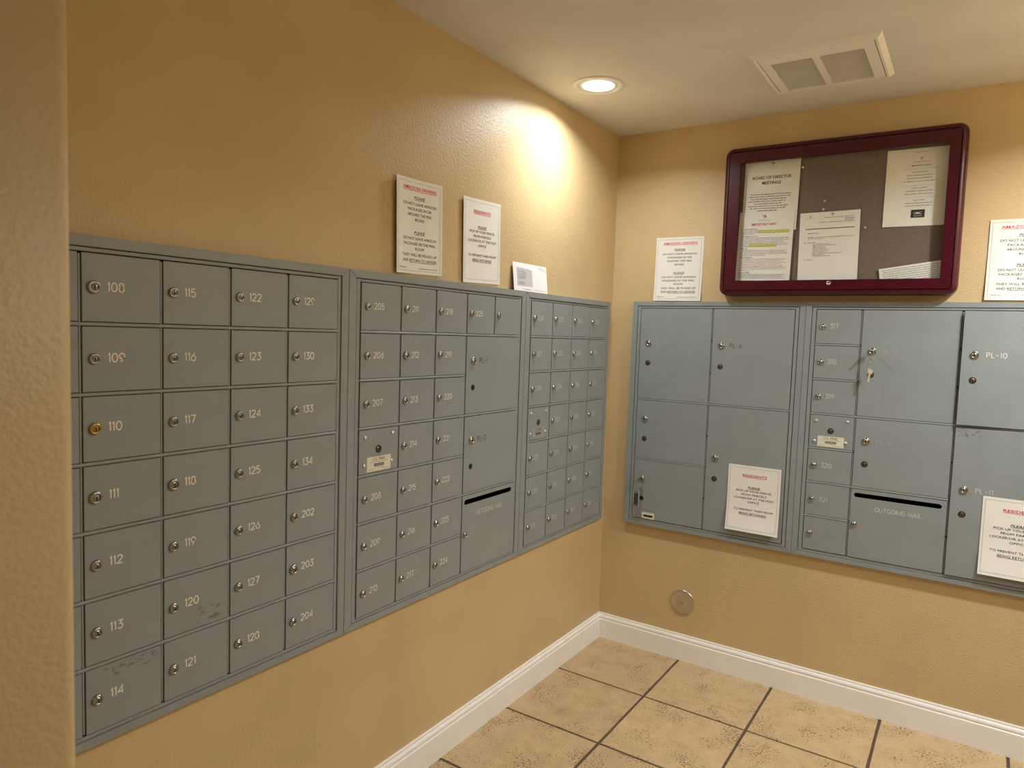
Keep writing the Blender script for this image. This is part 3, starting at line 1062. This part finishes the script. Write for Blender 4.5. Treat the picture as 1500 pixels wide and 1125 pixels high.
# left wall, three cabinets
zl = zlines(1.5683, 0.6206, LZ0)
def col_cells(c, texts, **kw):
    out = []
    for r, t in enumerate(texts):
        if t == 'MAIL':
            out.append(dict(c0=c, c1=c + 1, r0=r, r1=r + 1, kind='mail'))
        else:
            d = dict(c0=c, c1=c + 1, r0=r, r1=r + 1, text=t)
            d.update(kw)
            out.append(d)
    return out
cells = col_cells(0, [''] * 7) + col_cells(1, [str(n) for n in range(108, 115)]) + col_cells(2, [str(n) for n in range(115, 122)]) \
    + col_cells(3, [str(n) for n in range(122, 129)]) + col_cells(4, ['129', '130', '133', '134', '202', '203', '204'])
for ce in cells:
    if ce.get('text') == '110':
        ce['lock'] = 'brass'
    if ce.get('text') in ('111', '118', '203', '108'):
        ce['lock'] = 'fat'
    if ce.get('text') == '114':
        ce['mat'] = 'grey_scuff_a'
    if ce.get('text') == '120':
        ce['mat'] = 'grey_scuff_c'
cabinet('grey mailbox cabinet with four full columns of doors 108 to 204, nearest the entry', (0, U1[0], LZ0), PI / 2, U1[1] - U1[0], LZ1 - LZ0,
        [x - U1[0] for x in (-2.503, -2.3436, -2.1845, -2.0250, -1.8660, -1.7050)], zl, cells, 0.025, 0.0215, 0.0185, 'fill_white', 0.00118)

cells = col_cells(0, ['205', '206', '207', 'MAIL', '208', '209', '210']) + col_cells(1, [str(n) for n in range(211, 218)]) \
    + col_cells(2, [str(n) for n in range(218, 225)]) + col_cells(3, ['225']) + col_cells(4, [''])
cells += [dict(c0=3, c1=5, r0=1, r1=3, kind='parcel', text='PL-1', fill='fill_black', hole=True),
          dict(c0=3, c1=5, r0=3, r1=5, kind='parcel', text='PL-2', fill='fill_black', hole=True),
          dict(c0=3, c1=5, r0=5, r1=7, kind='out', fill='fill_mid')]
for ce in cells:
    if ce.get('text') == '212':
        ce['lock'] = 'fat'
cabinet('grey mailbox cabinet with parcel lockers PL-1 and PL-2 and an outgoing mail slot', (0, U2[0], LZ0), PI / 2, U2[1] - U2[0], LZ1 - LZ0,
        [x - U2[0] for x in (-1.6207, -1.4612, -1.3016, -1.1420, -0.9826, -0.8230)], zl, cells, 0.028, 0.0215, 0.0185, 'fill_white', 0.00095)

cells = col_cells(0, ['226', '227', '228', 'MAIL', '229', '230', '231']) + col_cells(1, ['232', '233', '234', '235', '236', '301', '302']) \
    + col_cells(2, [str(n) for n in range(303, 310)]) + col_cells(3, [str(n) for n in range(310, 317)])
for ce in cells:
    if ce.get('text') in ('307', '315'):
        ce['lock'] = 'fat'
    if ce.get('kind') == 'mail':
        ce['dull'] = True
cabinet('narrow grey mailbox cabinet of four columns, tucked into the room corner on the left wall', (0, U3[0], LZ0), PI / 2, U3[1] - U3[0], LZ1 - LZ0,
        [x - U3[0] for x in (-0.740, -0.579, -0.418, -0.257, -0.0963)], zl, cells, 0.026, 0.0215, 0.0185, 'fill_mid', 0.0009)

# back wall, two cabinets
zr = zlines(1.5766, 0.6162, RZ0)
cells = [dict(c0=0, c1=1, r0=0, r1=3, kind='parcel', text='PL-5', fill='fill_faint'),
         dict(c0=1, c1=2, r0=0, r1=3, kind='parcel', text='PL-6', fill='fill_black'),
         dict(c0=0, c1=1, r0=3, r1=5, kind='parcel', text=''),
         dict(c0=0, c1=1, r0=5, r1=7, kind='parcel', text='', hole=True),
         dict(c0=1, c1=2, r0=3, r1=7, kind='parcel', text='PL-7', fill='fill_faint')]
PARCEL = cabinet('grey parcel locker cabinet of five large doors, left one on the back wall', (R1[0], 0, RZ0), 0, R1[1] - R1[0], RZ1 - RZ0,
        [x - R1[0] for x in (0.1560, 0.4850, 0.8170)], zr, cells, 0.023, 0.0195, 0.0185, 'fill_faint', 0.0008)

cells = col_cells(0, ['317', '318', '319', 'MAIL', '320', '321', ''])
cells += [dict(c0=1, c1=2, r0=0, r1=3, kind='parcel', text='PL-8', fill='fill_faint'),
          dict(c0=1, c1=2, r0=3, r1=5, kind='parcel', text='PL-9', fill='fill_faint'),
          dict(c0=1, c1=2, r0=5, r1=7, kind='out', fill='fill_mid'),
          dict(c0=2, c1=3, r0=0, r1=3, kind='parcel', text='PL-10', fill='fill_white', ajar=2.4),
          dict(c0=2, c1=3, r0=3, r1=7, kind='parcel', text='PL-11', fill='fill_mid', mat='grey_scuff_b', ajar=0.9)]
cabinet('grey mailbox cabinet with doors 317 to 321 and parcel lockers PL-8 to PL-11', (R2[0], 0, RZ0), 0, R2[1] - R2[0], RZ1 - RZ0,
        [x - R2[0] for x in (0.8985, 1.0610, 1.3860, 1.7110)], zr, cells, 0.023, 0.0195, 0.0185, 'fill_mid', 0.0009)

# ------------------------------------------------------------------ notices on walls and doors
drivers_notice((0, -1.476, 1.6095), PI / 2, curl(left=0.012, right=0.004, wave=0.002), 'drivers notice with red heading on the left wall, above the mailboxes', tilt=math.radians(-1.6))
residents_notice((0, -1.1525, 1.607), PI / 2, curl(left=0.006, right=0.004, wave=0.0015), 'residents notice with red heading on the left wall, right of the drivers notice', tilt=math.radians(-1.8))
drivers_notice((0.2053, 0, 1.6115), 0, curl(left=0.002, bottom=0.006), 'drivers notice on the back wall between the corner and the burgundy notice board', tilt=math.radians(0.3))
drivers_notice((1.4435, 0, 1.6155), 0, curl(left=0.003, bottom=0.006), 'drivers notice at the right edge of the photo, right of the burgundy notice board', tilt=math.radians(0.2))
residents_notice((0.5885, -FR, 0.6425), 0, curl(left=0.001, right=0.004, bottom=0.014, wave=0.001), 'residents notice stuck low on the tall parcel door below the notice board', tilt=math.radians(-0.2))
residents_notice((1.4880, -FR - 0.0045, 0.6450), 0, curl(left=0.001, bottom=0.012, wave=0.001), 'residents notice stuck on parcel locker PL-11 at the right edge', tilt=math.radians(0.0))

def envelope():
    W, H = 0.238, 0.104
    lift = curl(0, 0, base=0.0008, W=W, H=H)
    o = sheet('envelope', (0.016, -0.8600, 1.6015), PI / 2, W, H, lift, M['paper_cool'], nx=6, nz=4, lean=math.radians(-6.5))
    tag(o, 'white window envelope propped on top of the mailboxes against the left wall', 'envelope')
    p = Print()
    p.rect('paper_grey', 0.026, 0.128, 0.020, 0.080)
    p.frame('ink_line', 0.025, 0.129, 0.019, 0.081, 0.0009)
    r_ = random.Random(11)
    for z, a, b_ in ((.070, .034, .078), (.061, .036, .092), (.053, .036, .090), (.046, .036, .080), (.031, .038, .074), (.025, .038, .082)):
        p.words('ink_soft', a, b_, z, .0042, r_)
    p.words('ink_soft', .070, .084, .068, .0075, r_)
    p.words('ink_soft', .027, .110, .0835, .003, r_)
    for z, a, b_ in ((.094, .172, .232), (.089, .176, .195), (.086, .196, .214), (.084, .214, .232)):
        p.words('ink_blue', a, b_, z, .0034, r_)
    p.words('ink_soft', .060, .120, .006, .004, r_)
    p.rect('ink_line', .142, .222, .0075, .0085)
    # film sits just below the address print
    film = p.bm.pop('paper_grey')
    for v in film.verts:
        v.co = Vector((v.co.x, -0.0010, v.co.y))
    put('address_window', mesh_of(film), M['paper_grey'], o)
    p.build(o, {'ink_soft': 'address_print', 'ink_line': 'window_border', 'ink_blue': 'postage_print'}, lift)
envelope()

# ------------------------------------------------------------------ notice board
BX0, BX1, BZ0, BZ1 = 0.5140, 1.3630, 1.6310, 2.2330
def notice_board():
    root = empty('notice_board', ((BX0 + BX1) / 2, 0, BZ0))
    tag(root, 'burgundy framed enclosed notice board with glass door above the parcel lockers', 'notice board')
    W, H = BX1 - BX0, BZ1 - BZ0
    hx = W / 2
    def loop(bm, ins, y, rad, n=6):
        x0, x1, z0, z1 = -hx + ins, hx - ins, ins, H - ins
        r = max(0.0006, rad - ins)
        vs = []
        for cx, cz, a0 in ((x1 - r, z0 + r, -90), (x1 - r, z1 - r, 0), (x0 + r, z1 - r, 90), (x0 + r, z0 + r, 180)):
            for k in range(n + 1):
                a = math.radians(a0 + 90 * k / n)
                vs.append(bm.verts.new((cx + r * math.cos(a), y, cz + r * math.sin(a))))
        return vs
    def sweep(prof, rad, name, mat):
        bm = bmesh.new()
        ls = [loop(bm, i, y, rad) for i, y in prof]
        n = len(ls[0])
        for a, b_ in zip(ls[:-1], ls[1:]):
            for k in range(n):
                f = bm.faces.new((a[k], a[(k + 1) % n], b_[(k + 1) % n], b_[k]))
        me = mesh_of(bm, name)
        return put(name, me, mat, root)
    # rounded outer case
    prof = [(0.0, 0.0), (0.0, -0.041)]
    for k in range(1, 8):
        a = PI / 2 * k / 7
        prof.append((0.0185 * (1 - math.cos(a)), -0.041 - 0.024 * math.sin(a)))
    prof += [(0.0190, -0.0635), (0.0200, -0.059), (0.0210, -0.045)]
    o = sweep(prof, 0.034, 'case', M['burgundy'])
    for p in o.data.polygons:
        p.use_smooth = True
    o.data.set_sharp_from_angle(angle=math.radians(35)) if hasattr(o.data, 'set_sharp_from_angle') else None
    # hinged door frame: four flat mitred bars
    xi0, xi1, zi0, zi1 = 0.5800 - (BX0 + BX1) / 2, 1.3068 - (BX0 + BX1) / 2, 1.6900 - BZ0, 2.1670 - BZ0
    e = 0.0215
    o4 = [(-hx + e, e), (hx - e, e), (hx - e, H - e), (-hx + e, H - e)]
    i4 = [(xi0, zi0), (xi1, zi0), (xi1, zi1), (xi0, zi1)]
    for k in range(4):
        k2 = (k + 1) % 4
        bm = bmesh.new()
        q = [o4[k], o4[k2], i4[k2], i4[k]]
        fr = [bm.verts.new((x, -0.0630, z)) for x, z in q]
        bk = [bm.verts.new((x, -0.0510, z)) for x, z in q]
        bm.faces.new(fr); bm.faces.new(bk)
        for m in range(4):
            bm.faces.new((fr[m], fr[(m + 1) % 4], bk[(m + 1) % 4], bk[m]))
        bmesh.ops.recalc_face_normals(bm, faces=bm.faces[:])
        bmesh.ops.bevel(bm, geom=[ed for ed in bm.edges if all(abs(v.co.y + 0.063) < 1e-6 for v in ed.verts)], offset=0.0012, segments=2, affect='EDGES')
        put('door_frame', mesh_of(bm), M['burgundy'], root)
    put('inner_liner', liner_mesh(-hx + 0.012, hx - 0.012, 0.012, H - 0.012, -0.051, -0.016), M['burgundy'], root)
    put('pinboard', box_mesh(-hx + 0.010, hx - 0.010, -0.027, -0.003, 0.010, H - 0.010), M['cork'], root)
    put('glass_pane', box_mesh(xi0 - 0.008, xi1 + 0.008, -0.0550, -0.0525, zi0 - 0.008, zi1 + 0.008), M['glass'], root)
    bm = bmesh.new()
    lathe(bm, [(0.0088, -0.0005), (0.0088, 0.003), (0.0078, 0.0045), (0.0055, 0.0045), (0.005, 0.0032), (0, 0.0032)], 18, 0)
    box(bm, -0.0042, 0.0042, -0.0040, -0.0030, -0.0009, 0.0009, 1)
    me = mesh_of(bm); me.materials.append(M['chrome']); me.materials.append(M['black'])
    put('cam_lock', me, None, root, (0.9410 - (BX0 + BX1) / 2, -0.0630, 1.6770 - BZ0))
def liner_mesh(x0, x1, z0, z1, ya, yb):
    bm = bmesh.new()
    a = [bm.verts.new((x, ya, z)) for x, z in ((x0, z0), (x1, z0), (x1, z1), (x0, z1))]
    b_ = [bm.verts.new((x, yb, z)) for x, z in ((x0, z0), (x1, z0), (x1, z1), (x0, z1))]
    for k in range(4):
        bm.faces.new((a[k], a[(k + 1) % 4], b_[(k + 1) % 4], b_[k]))
    me = bpy.data.meshes.new('liner'); bm.to_mesh(me); bm.free()
    return me
notice_board()

CORK = -0.0272
def logo(p, ink, u, v, s):
    """small leaf-and-curl emblem: three curved petals."""
    bm = p.get(ink)
    for a0, r in ((100, 1.0), (30, 0.75), (200, 0.8), (300, 0.6)):
        pts = []
        for k in range(7):
            t = k / 6
            a = math.radians(a0 + 70 * t)
            pts.append((u + s * r * t * math.cos(a), v + s * r * t * math.sin(a)))
        for (x0, y0), (x1, y1), k in zip(pts[:-1], pts[1:], range(6)):
            hw_ = s * 0.13 * math.sin(PI * (k + 0.7) / 7)
            dx, dy = x1 - x0, y1 - y0
            L_ = math.hypot(dx, dy) or 1
            nx_, ny_ = -dy / L_ * hw_, dx / L_ * hw_
            bm.faces.new([bm.verts.new(q) for q in ((x0 - nx_, y0 - ny_, 0), (x1 - nx_, y1 - ny_, 0), (x1 + nx_, y1 + ny_, 0), (x0 + nx_, y0 + ny_, 0))])
def spaced(p, ink, s, uc, v, width, cap):
    n = len(s)
    for k, ch in enumerate(s):
        p.text(ink, ch, uc - width / 2 + width * (k + 0.5) / n, v, None, cap)

def board_papers():
    r_ = random.Random(21)
    # meeting sheet
    lift = curl(right=0.003, bottom=0.001)
    o = sheet('meeting_notice', (0.5868, CORK - 0.0016, 1.8955), 0, LW, LH, lift, M['paper'], tilt=math.radians(0.9))
    tag(o, 'board of director meetings sheet pinned at the upper left inside the notice board', 'notice')
    p = Print()
    c = LW * .50
    logo(p, 'ink_soft', c + .002, LH * .958, .010)
    spaced(p, 'ink_soft', 'CENTRIA', c, LH * .905, .036, .0040)
    p.text('ink', 'BOARD OF DIRECTOR', c, LH * .745, .152, .0118, True)
    p.text('ink', 'MEETINGS', c, LH * .668, .074, .0118, True)
    for k, (a, b_) in enumerate(((.13, .87), (.11, .86), (.15, .80), (.10, .80), (.20, .74), (.10, .86), (.14, .82), (.28, .64))):
        p.words('ink', LW * a, LW * b_, LH * (.520 - k * .0335), .0056, r_)
    p.build(o, {'ink': 'black_lettering', 'ink_soft': 'emblem'}, lift)
    # information sheet below it
    lift = curl(right=0.0025, left=0.001)
    o = sheet('information_sheet', (0.5740, CORK - 0.0048, 1.6945), 0, LW, LH, lift, M['paper'], tilt=math.radians(1.2))
    tag(o, 'important info sheet with yellow highlighting at the lower left inside the notice board', 'notice')
    p = Print()
    logo(p, 'ink_soft', LW * .47, LH * .925, .011)
    spaced(p, 'ink_soft', 'CENTRIA', LW * .46, LH * .862, .050, .0052)
    p.text('ink_red', 'IMPORTANT INFO', LW * .46, LH * .798, .098, .0098, True, True)
    y = LH * .752
    seq = [('b', .36), ('h', .94), ('h', .93), ('t', .30), ('b', .38), ('t', .93), ('t', .94), ('t', .88), ('t', .93), ('h2', .93), ('h2', .74), ('b', .20), ('t', .92), ('t', .88), ('t', .93),
           ('t', .55), ('b', .30), ('t', .92), ('r', .88), ('r', .90), ('r', .80), ('r', .86), ('t', .93), ('r', .90), ('t', .25), ('b', .25), ('t', .90), ('t', .88), ('t', .92)]
    for kind, e_ in seq:
        a = LW * .05
        if kind == 'b':
            y -= .003
            p.words('ink', a, LW * e_, y, .0050, r_)
        else:
            if kind == 'h':
                p.rect('hilite', LW * .36, LW * e_, y - .0012, y + .0046, 4)
            if kind == 'h2':
                p.rect('hilite', LW * .22, LW * .72, y - .0012, y + .0046, 4)
            p.words('ink_pinkish' if kind == 'r' else 'ink_soft', a, LW * e_, y, .0040, r_)
        y -= .0066
    p.build(o, {'ink': 'bold_lines', 'ink_soft': 'small_print', 'ink_red': 'red_heading', 'hilite': 'yellow_highlight', 'ink_pinkish': 'red_print'}, lift)
    # agenda
    lift = curl(right=0.002, left=0.001, base=0.001)
    o = sheet('agenda', (0.8188, CORK - 0.0004, 1.6750), 0, LW, LH, lift, M['paper'], tilt=math.radians(-0.6))
    tag(o, 'agenda sheet with numbered lines pinned at the bottom middle of the notice board', 'notice')
    p = Print()
    logo(p, 'ink_soft', LW * .18, LH * .945, .005)
    spaced(p, 'ink_soft', 'CENTRIA', LW * .18, LH * .915, .030, .003)
    logo(p, 'ink_soft', LW * .55, LH * .965, .009)
    p.words('ink_soft', LW * .42, LW * .92, LH * .918, .0034, r_)
    p.words('ink', LW * .76, LW * .92, LH * .893, .0045, r_)
    p.words('ink_soft', LW * .32, LW * .74, LH * .853, .0034, r_)
    p.words('ink_soft', LW * .75, LW * .92, LH * .868, .0034, r_); p.words('ink_soft', LW * .75, LW * .92, LH * .850, .0034, r_)
    p.rect('ink_soft', LW * .10, LW * .92, LH * .765, LH * .776)
    p.words('ink', LW * .15, LW * .34, LH * .705, .004, r_)
    p.words('ink', LW * .15, LW * .25, LH * .650, .004, r_); p.words('ink_soft', LW * .27, LW * .92, LH * .650, .0034, r_)
    p.words('ink_soft', LW * .15, LW * .45, LH * .632, .0034, r_)
    p.words('ink', LW * .09, LW * .12, LH * .575, .004, r_); p.words('ink', LW * .15, LW * .28, LH * .575, .004, r_)
    for k, e_ in enumerate((.54, .63, .44, .46, .52, .50, .46, .74, .44, .56)):
        p.words('ink_soft', LW * .24, LW * e_, LH * (.555 - k * .0185), .0036, r_)
    p.words('ink', LW * .10, LW * .12, LH * .335, .004, r_); p.words('ink', LW * .15, LW * .25, LH * .335, .004, r_)
    p.build(o, {'ink': 'bold_lines', 'ink_soft': 'small_print'}, lift)
    # emergency contact sheet
    lift = curl(left=0.002, base=0.001)
    o = sheet('contact_sheet', (1.1085, CORK - 0.0004, 1.8842), 0, LW, LH, lift, M['paper'], tilt=math.radians(0.3))
    tag(o, 'important notice sheet with small black logo box, upper right inside the notice board', 'notice')
    p = Print()
    c = LW * .52
    p.words('ink_line', c - .02, c + .02, LH * .945, .004, r_)
    logo(p, 'ink_soft', c, LH * .868, .007)
    spaced(p, 'ink_soft', 'CENTRIA', c, LH * .815, .056, .0058)
    p.text('ink', 'IMPORTANT NOTICE', c, LH * .770, .064, .0050, True)
    for v in (.735, .520, .372):
        p.rect('ink_line', c - .058, c + .060, LH * v, LH * v + .0006)
    for v, h_, ink in ((.690, .026, 'ink'), (.650, .045, 'ink_soft'), (.613, .043, 'ink_soft'), (.572, .055, 'ink_soft'), (.487, .026, 'ink'), (.448, .044, 'ink_soft'),
                       (.410, .046, 'ink_soft'), (.330, .018, 'ink'), (.293, .044, 'ink_soft'), (.258, .045, 'ink_soft')):
        p.words('ink', c - h_, c + h_, LH * v, .0042, r_)
    p.rect('fill_black', c - .022, c + .022, LH * .108, LH * .210, 1)
    p.text('paper', 'UMC', c, LH * .150, .026, .0090, True)
    p.rect('paper', c - .013, c + .013, LH * .128, LH * .132, 1)
    bmw = p.bm.pop('paper')
    for v in bmw.verts:
        v.co = Vector((v.co.x, -(lift(v.co.x, v.co.y) + 0.0010), v.co.y))
    put('logo_lettering', mesh_of(bmw), M['paper'], o)
    p.build(o, {'ink': 'black_lettering', 'ink_soft': 'emblem', 'ink_line': 'hairlines', 'fill_black': 'logo_box'}, lift)
    # sheet that slipped down
    lift = curl(base=0.0015)
    th = math.radians(-8.2)
    o = sheet('slipped_sheet', (1.1165, CORK - 0.0050, 1.6630), 0, 0.215, 0.066, lift, M['paper'], nx=6, nz=4, tilt=th)
    tag(o, 'printed sheet slipped down askew at the lower right inside the notice board', 'notice')
    p = Print()
    for k in range(7):
        p.words('ink_soft', .010 + (k % 2) * .004, .205, .056 - k * .0078, .0042, r_)
    p.build(o, {'ink_soft': 'small_print'}, lift)

def push_pins():
    bm = bmesh.new()
    lathe(bm, [(0.0042, 0.0), (0.0040, 0.0012), (0.0022, 0.002), (0.0020, 0.0060), (0.0036, 0.0074), (0.0036, 0.0086), (0, 0.0092)], 12, 0)
    me = mesh_of(bm); me.materials.append(M['pin'])
    for x, z, s in ((0.8143, 2.1352, 'beside the meetings sheet'), (0.9033, 1.9964, 'alone at the middle of the board'),
                    (0.9000, 1.9650, 'just above the agenda sheet'), (1.0502, 1.8865, 'right of the agenda sheet')):
        o = put('push_pin', me, None, None, (x, CORK, z))
        tag(o, 'clear push pin ' + s, 'push pin', 'push pins in the notice board')
board_papers()
push_pins()

# ------------------------------------------------------------------ keys left in locks
def key_mesh_pts():
    pts = []
    for k in range(15):
        a = math.radians(-60 + 300 * k / 14)
        pts.append((0.0105 * math.cos(a + PI / 2 - math.radians(90)) , 0.0105 * math.sin(a + PI / 2 - math.radians(90))))
    return pts
def flat_key(blade=0.030):
    """key lying in the xz plane, bow centred on the origin, blade pointing down."""
    bm = bmesh.new()
    out = []
    for k in range(17):
        a = math.radians(-68 + 316 * k / 16)
        out.append((0.0100 * math.cos(a), 0.0100 * math.sin(a)))
    tail = [(-0.0037, -0.012), (-0.0037, -0.012 - blade * .8), (0, -0.012 - blade), (0.0030, -0.012 - blade * .85),
            (0.0014, -0.012 - blade * .7), (0.0030, -0.012 - blade * .6), (0.0016, -0.012 - blade * .48), (0.0032, -0.012 - blade * .38), (0.0037, -0.012)]
    out += tail
    fr = [bm.verts.new((x, -0.0011, z)) for x, z in out]
    bk = [bm.verts.new((x, 0.0011, z)) for x, z in out]
    bm.faces.new(fr); bm.faces.new(bk)
    n = len(out)
    for i in range(n):
        bm.faces.new((fr[i], fr[(i + 1) % n], bk[(i + 1) % n], bk[i]))
    bmesh.ops.triangulate(bm, faces=[f for f in bm.faces if len(f.verts) > 4])
    return mesh_of(bm, 'key')

def keys_on_chain():
    root = empty('key_chain', (1.1035, -FR - 0.005, 1.4246))
    tag(root, 'key in the PL-8 lock with a short ring chain and a second key hanging', 'keys')
    k = put('inserted_key', flat_key(0.012), M['key'], root, (0, -0.022, 0.0), (math.radians(90), math.radians(90), 0))
    k.rotation_euler = (math.radians(-90), 0, 0)
    k.rotation_euler = Matrix.Rotation(math.radians(90), 3, 'Y').to_euler() if False else (math.radians(-90), 0, 0)
    for (z, r, nrm) in ((-0.022, 0.0125, (1, 0.25, 0)), (-0.044, 0.0085, (0.25, 1, 0)), (-0.064, 0.0115, (0.35, 1, 0.1))):
        bm = bmesh.new()
        tube(bm, ring_pts((0, -0.024, z), r, nrm, 20), 0.0010, 6, 0, True)
        put('ring', mesh_of(bm), M['chrome'], root)
    put('hanging_key', flat_key(0.032), M['key'], root, (0.0005, -0.025, -0.080), (0, math.radians(5), math.radians(28)))
def keys_with_tag():
    root = empty('tagged_key', (0.1960, -FR - 0.005, 0.7995))
    tag(root, 'key with a ring and clear plastic tag in the bottom left parcel door', 'keys')
    k = put('inserted_key', flat_key(0.012), M['lock_brass'], root, (0, -0.020, 0.0), (math.radians(-90), 0, 0))
    bm = bmesh.new()
    tube(bm, ring_pts((-0.010, -0.022, -0.026), 0.0185, (0.35, 1, 0.0), 24), 0.0011, 6, 0, True)
    put('ring', mesh_of(bm), M['chrome'], root)
    bm = bmesh.new()
    tube(bm, ring_pts((-0.013, -0.022, -0.049), 0.0068, (1, 0.6, 0.0), 14), 0.0009, 6, 0, True)
    put('ring', mesh_of(bm), M['chrome'], root)
    # plastic sleeve with raised rim and a card in it
    x0, x1, z0, z1 = -0.0265, 0.0005, -0.128, -0.054
    put('plastic_sleeve', box_mesh(x0, x1, -0.0235, -0.0205, z0, z1, 0.0006), M['plastic'], root)
    bm = bmesh.new()
    tube(bm, [(x0, -0.022, z0), (x1, -0.022, z0), (x1, -0.022, z1), (x0, -0.022, z1)], 0.0011, 6, 0, True)
    put('sleeve_rim', mesh_of(bm), M['paper_grey'], root)
    put('card', box_mesh(x0 + 0.004, x1 - 0.004, -0.0222, -0.0218, z0 + 0.010, z1 - 0.012), M['label_dim'] if 'label_dim' in M else M['inside'], root)
keys_on_chain()
keys_with_tag()

def maker_plate():
    o = put('maker_plate', box_mesh(0, 0.060, -0.0008, 0.0001, 0, 0.029, 0.0002), M['label'], None, (0.2045, -FR - 0.0002, 0.6180))
    tag(o, 'small pale sticker with a black bar on the bottom left parcel door', 'sticker')
    put('black_bar', box_mesh(0.008, 0.052, -0.0011, -0.0007, 0.009, 0.018), M['ink'], o)
maker_plate()

# ------------------------------------------------------------------ round cleanout cover
def cleanout_cover():
    root = empty('cleanout_cover', (0.4100, 0, 0.2660))
    tag(root, 'round brushed metal cleanout cover plate low on the back wall', 'wall cover')
    bm = bmesh.new()
    lathe(bm, [(0.0550, 0.0), (0.0550, 0.0025), (0.0530, 0.0050), (0.0500, 0.0058), (0.012, 0.0066), (0.0085, 0.0052), (0, 0.0052)], 48, 0)
    me = mesh_of(bm)
    put('disc', me, M['steel'], root)
    bm = bmesh.new()
    lathe(bm, [(0.0062, 0.0), (0.0058, 0.0012), (0.003, 0.0018), (0, 0.0019)], 14, 0)
    box(bm, -0.0055, 0.0055, -0.0022, -0.0010, -0.0008, 0.0008, 1)
    me = mesh_of(bm); me.materials.append(M['steel']); me.materials.append(M['black'])
    put('screw', me, None, root, (0, -0.0050, 0), (0, math.radians(20), 0))
cleanout_cover()
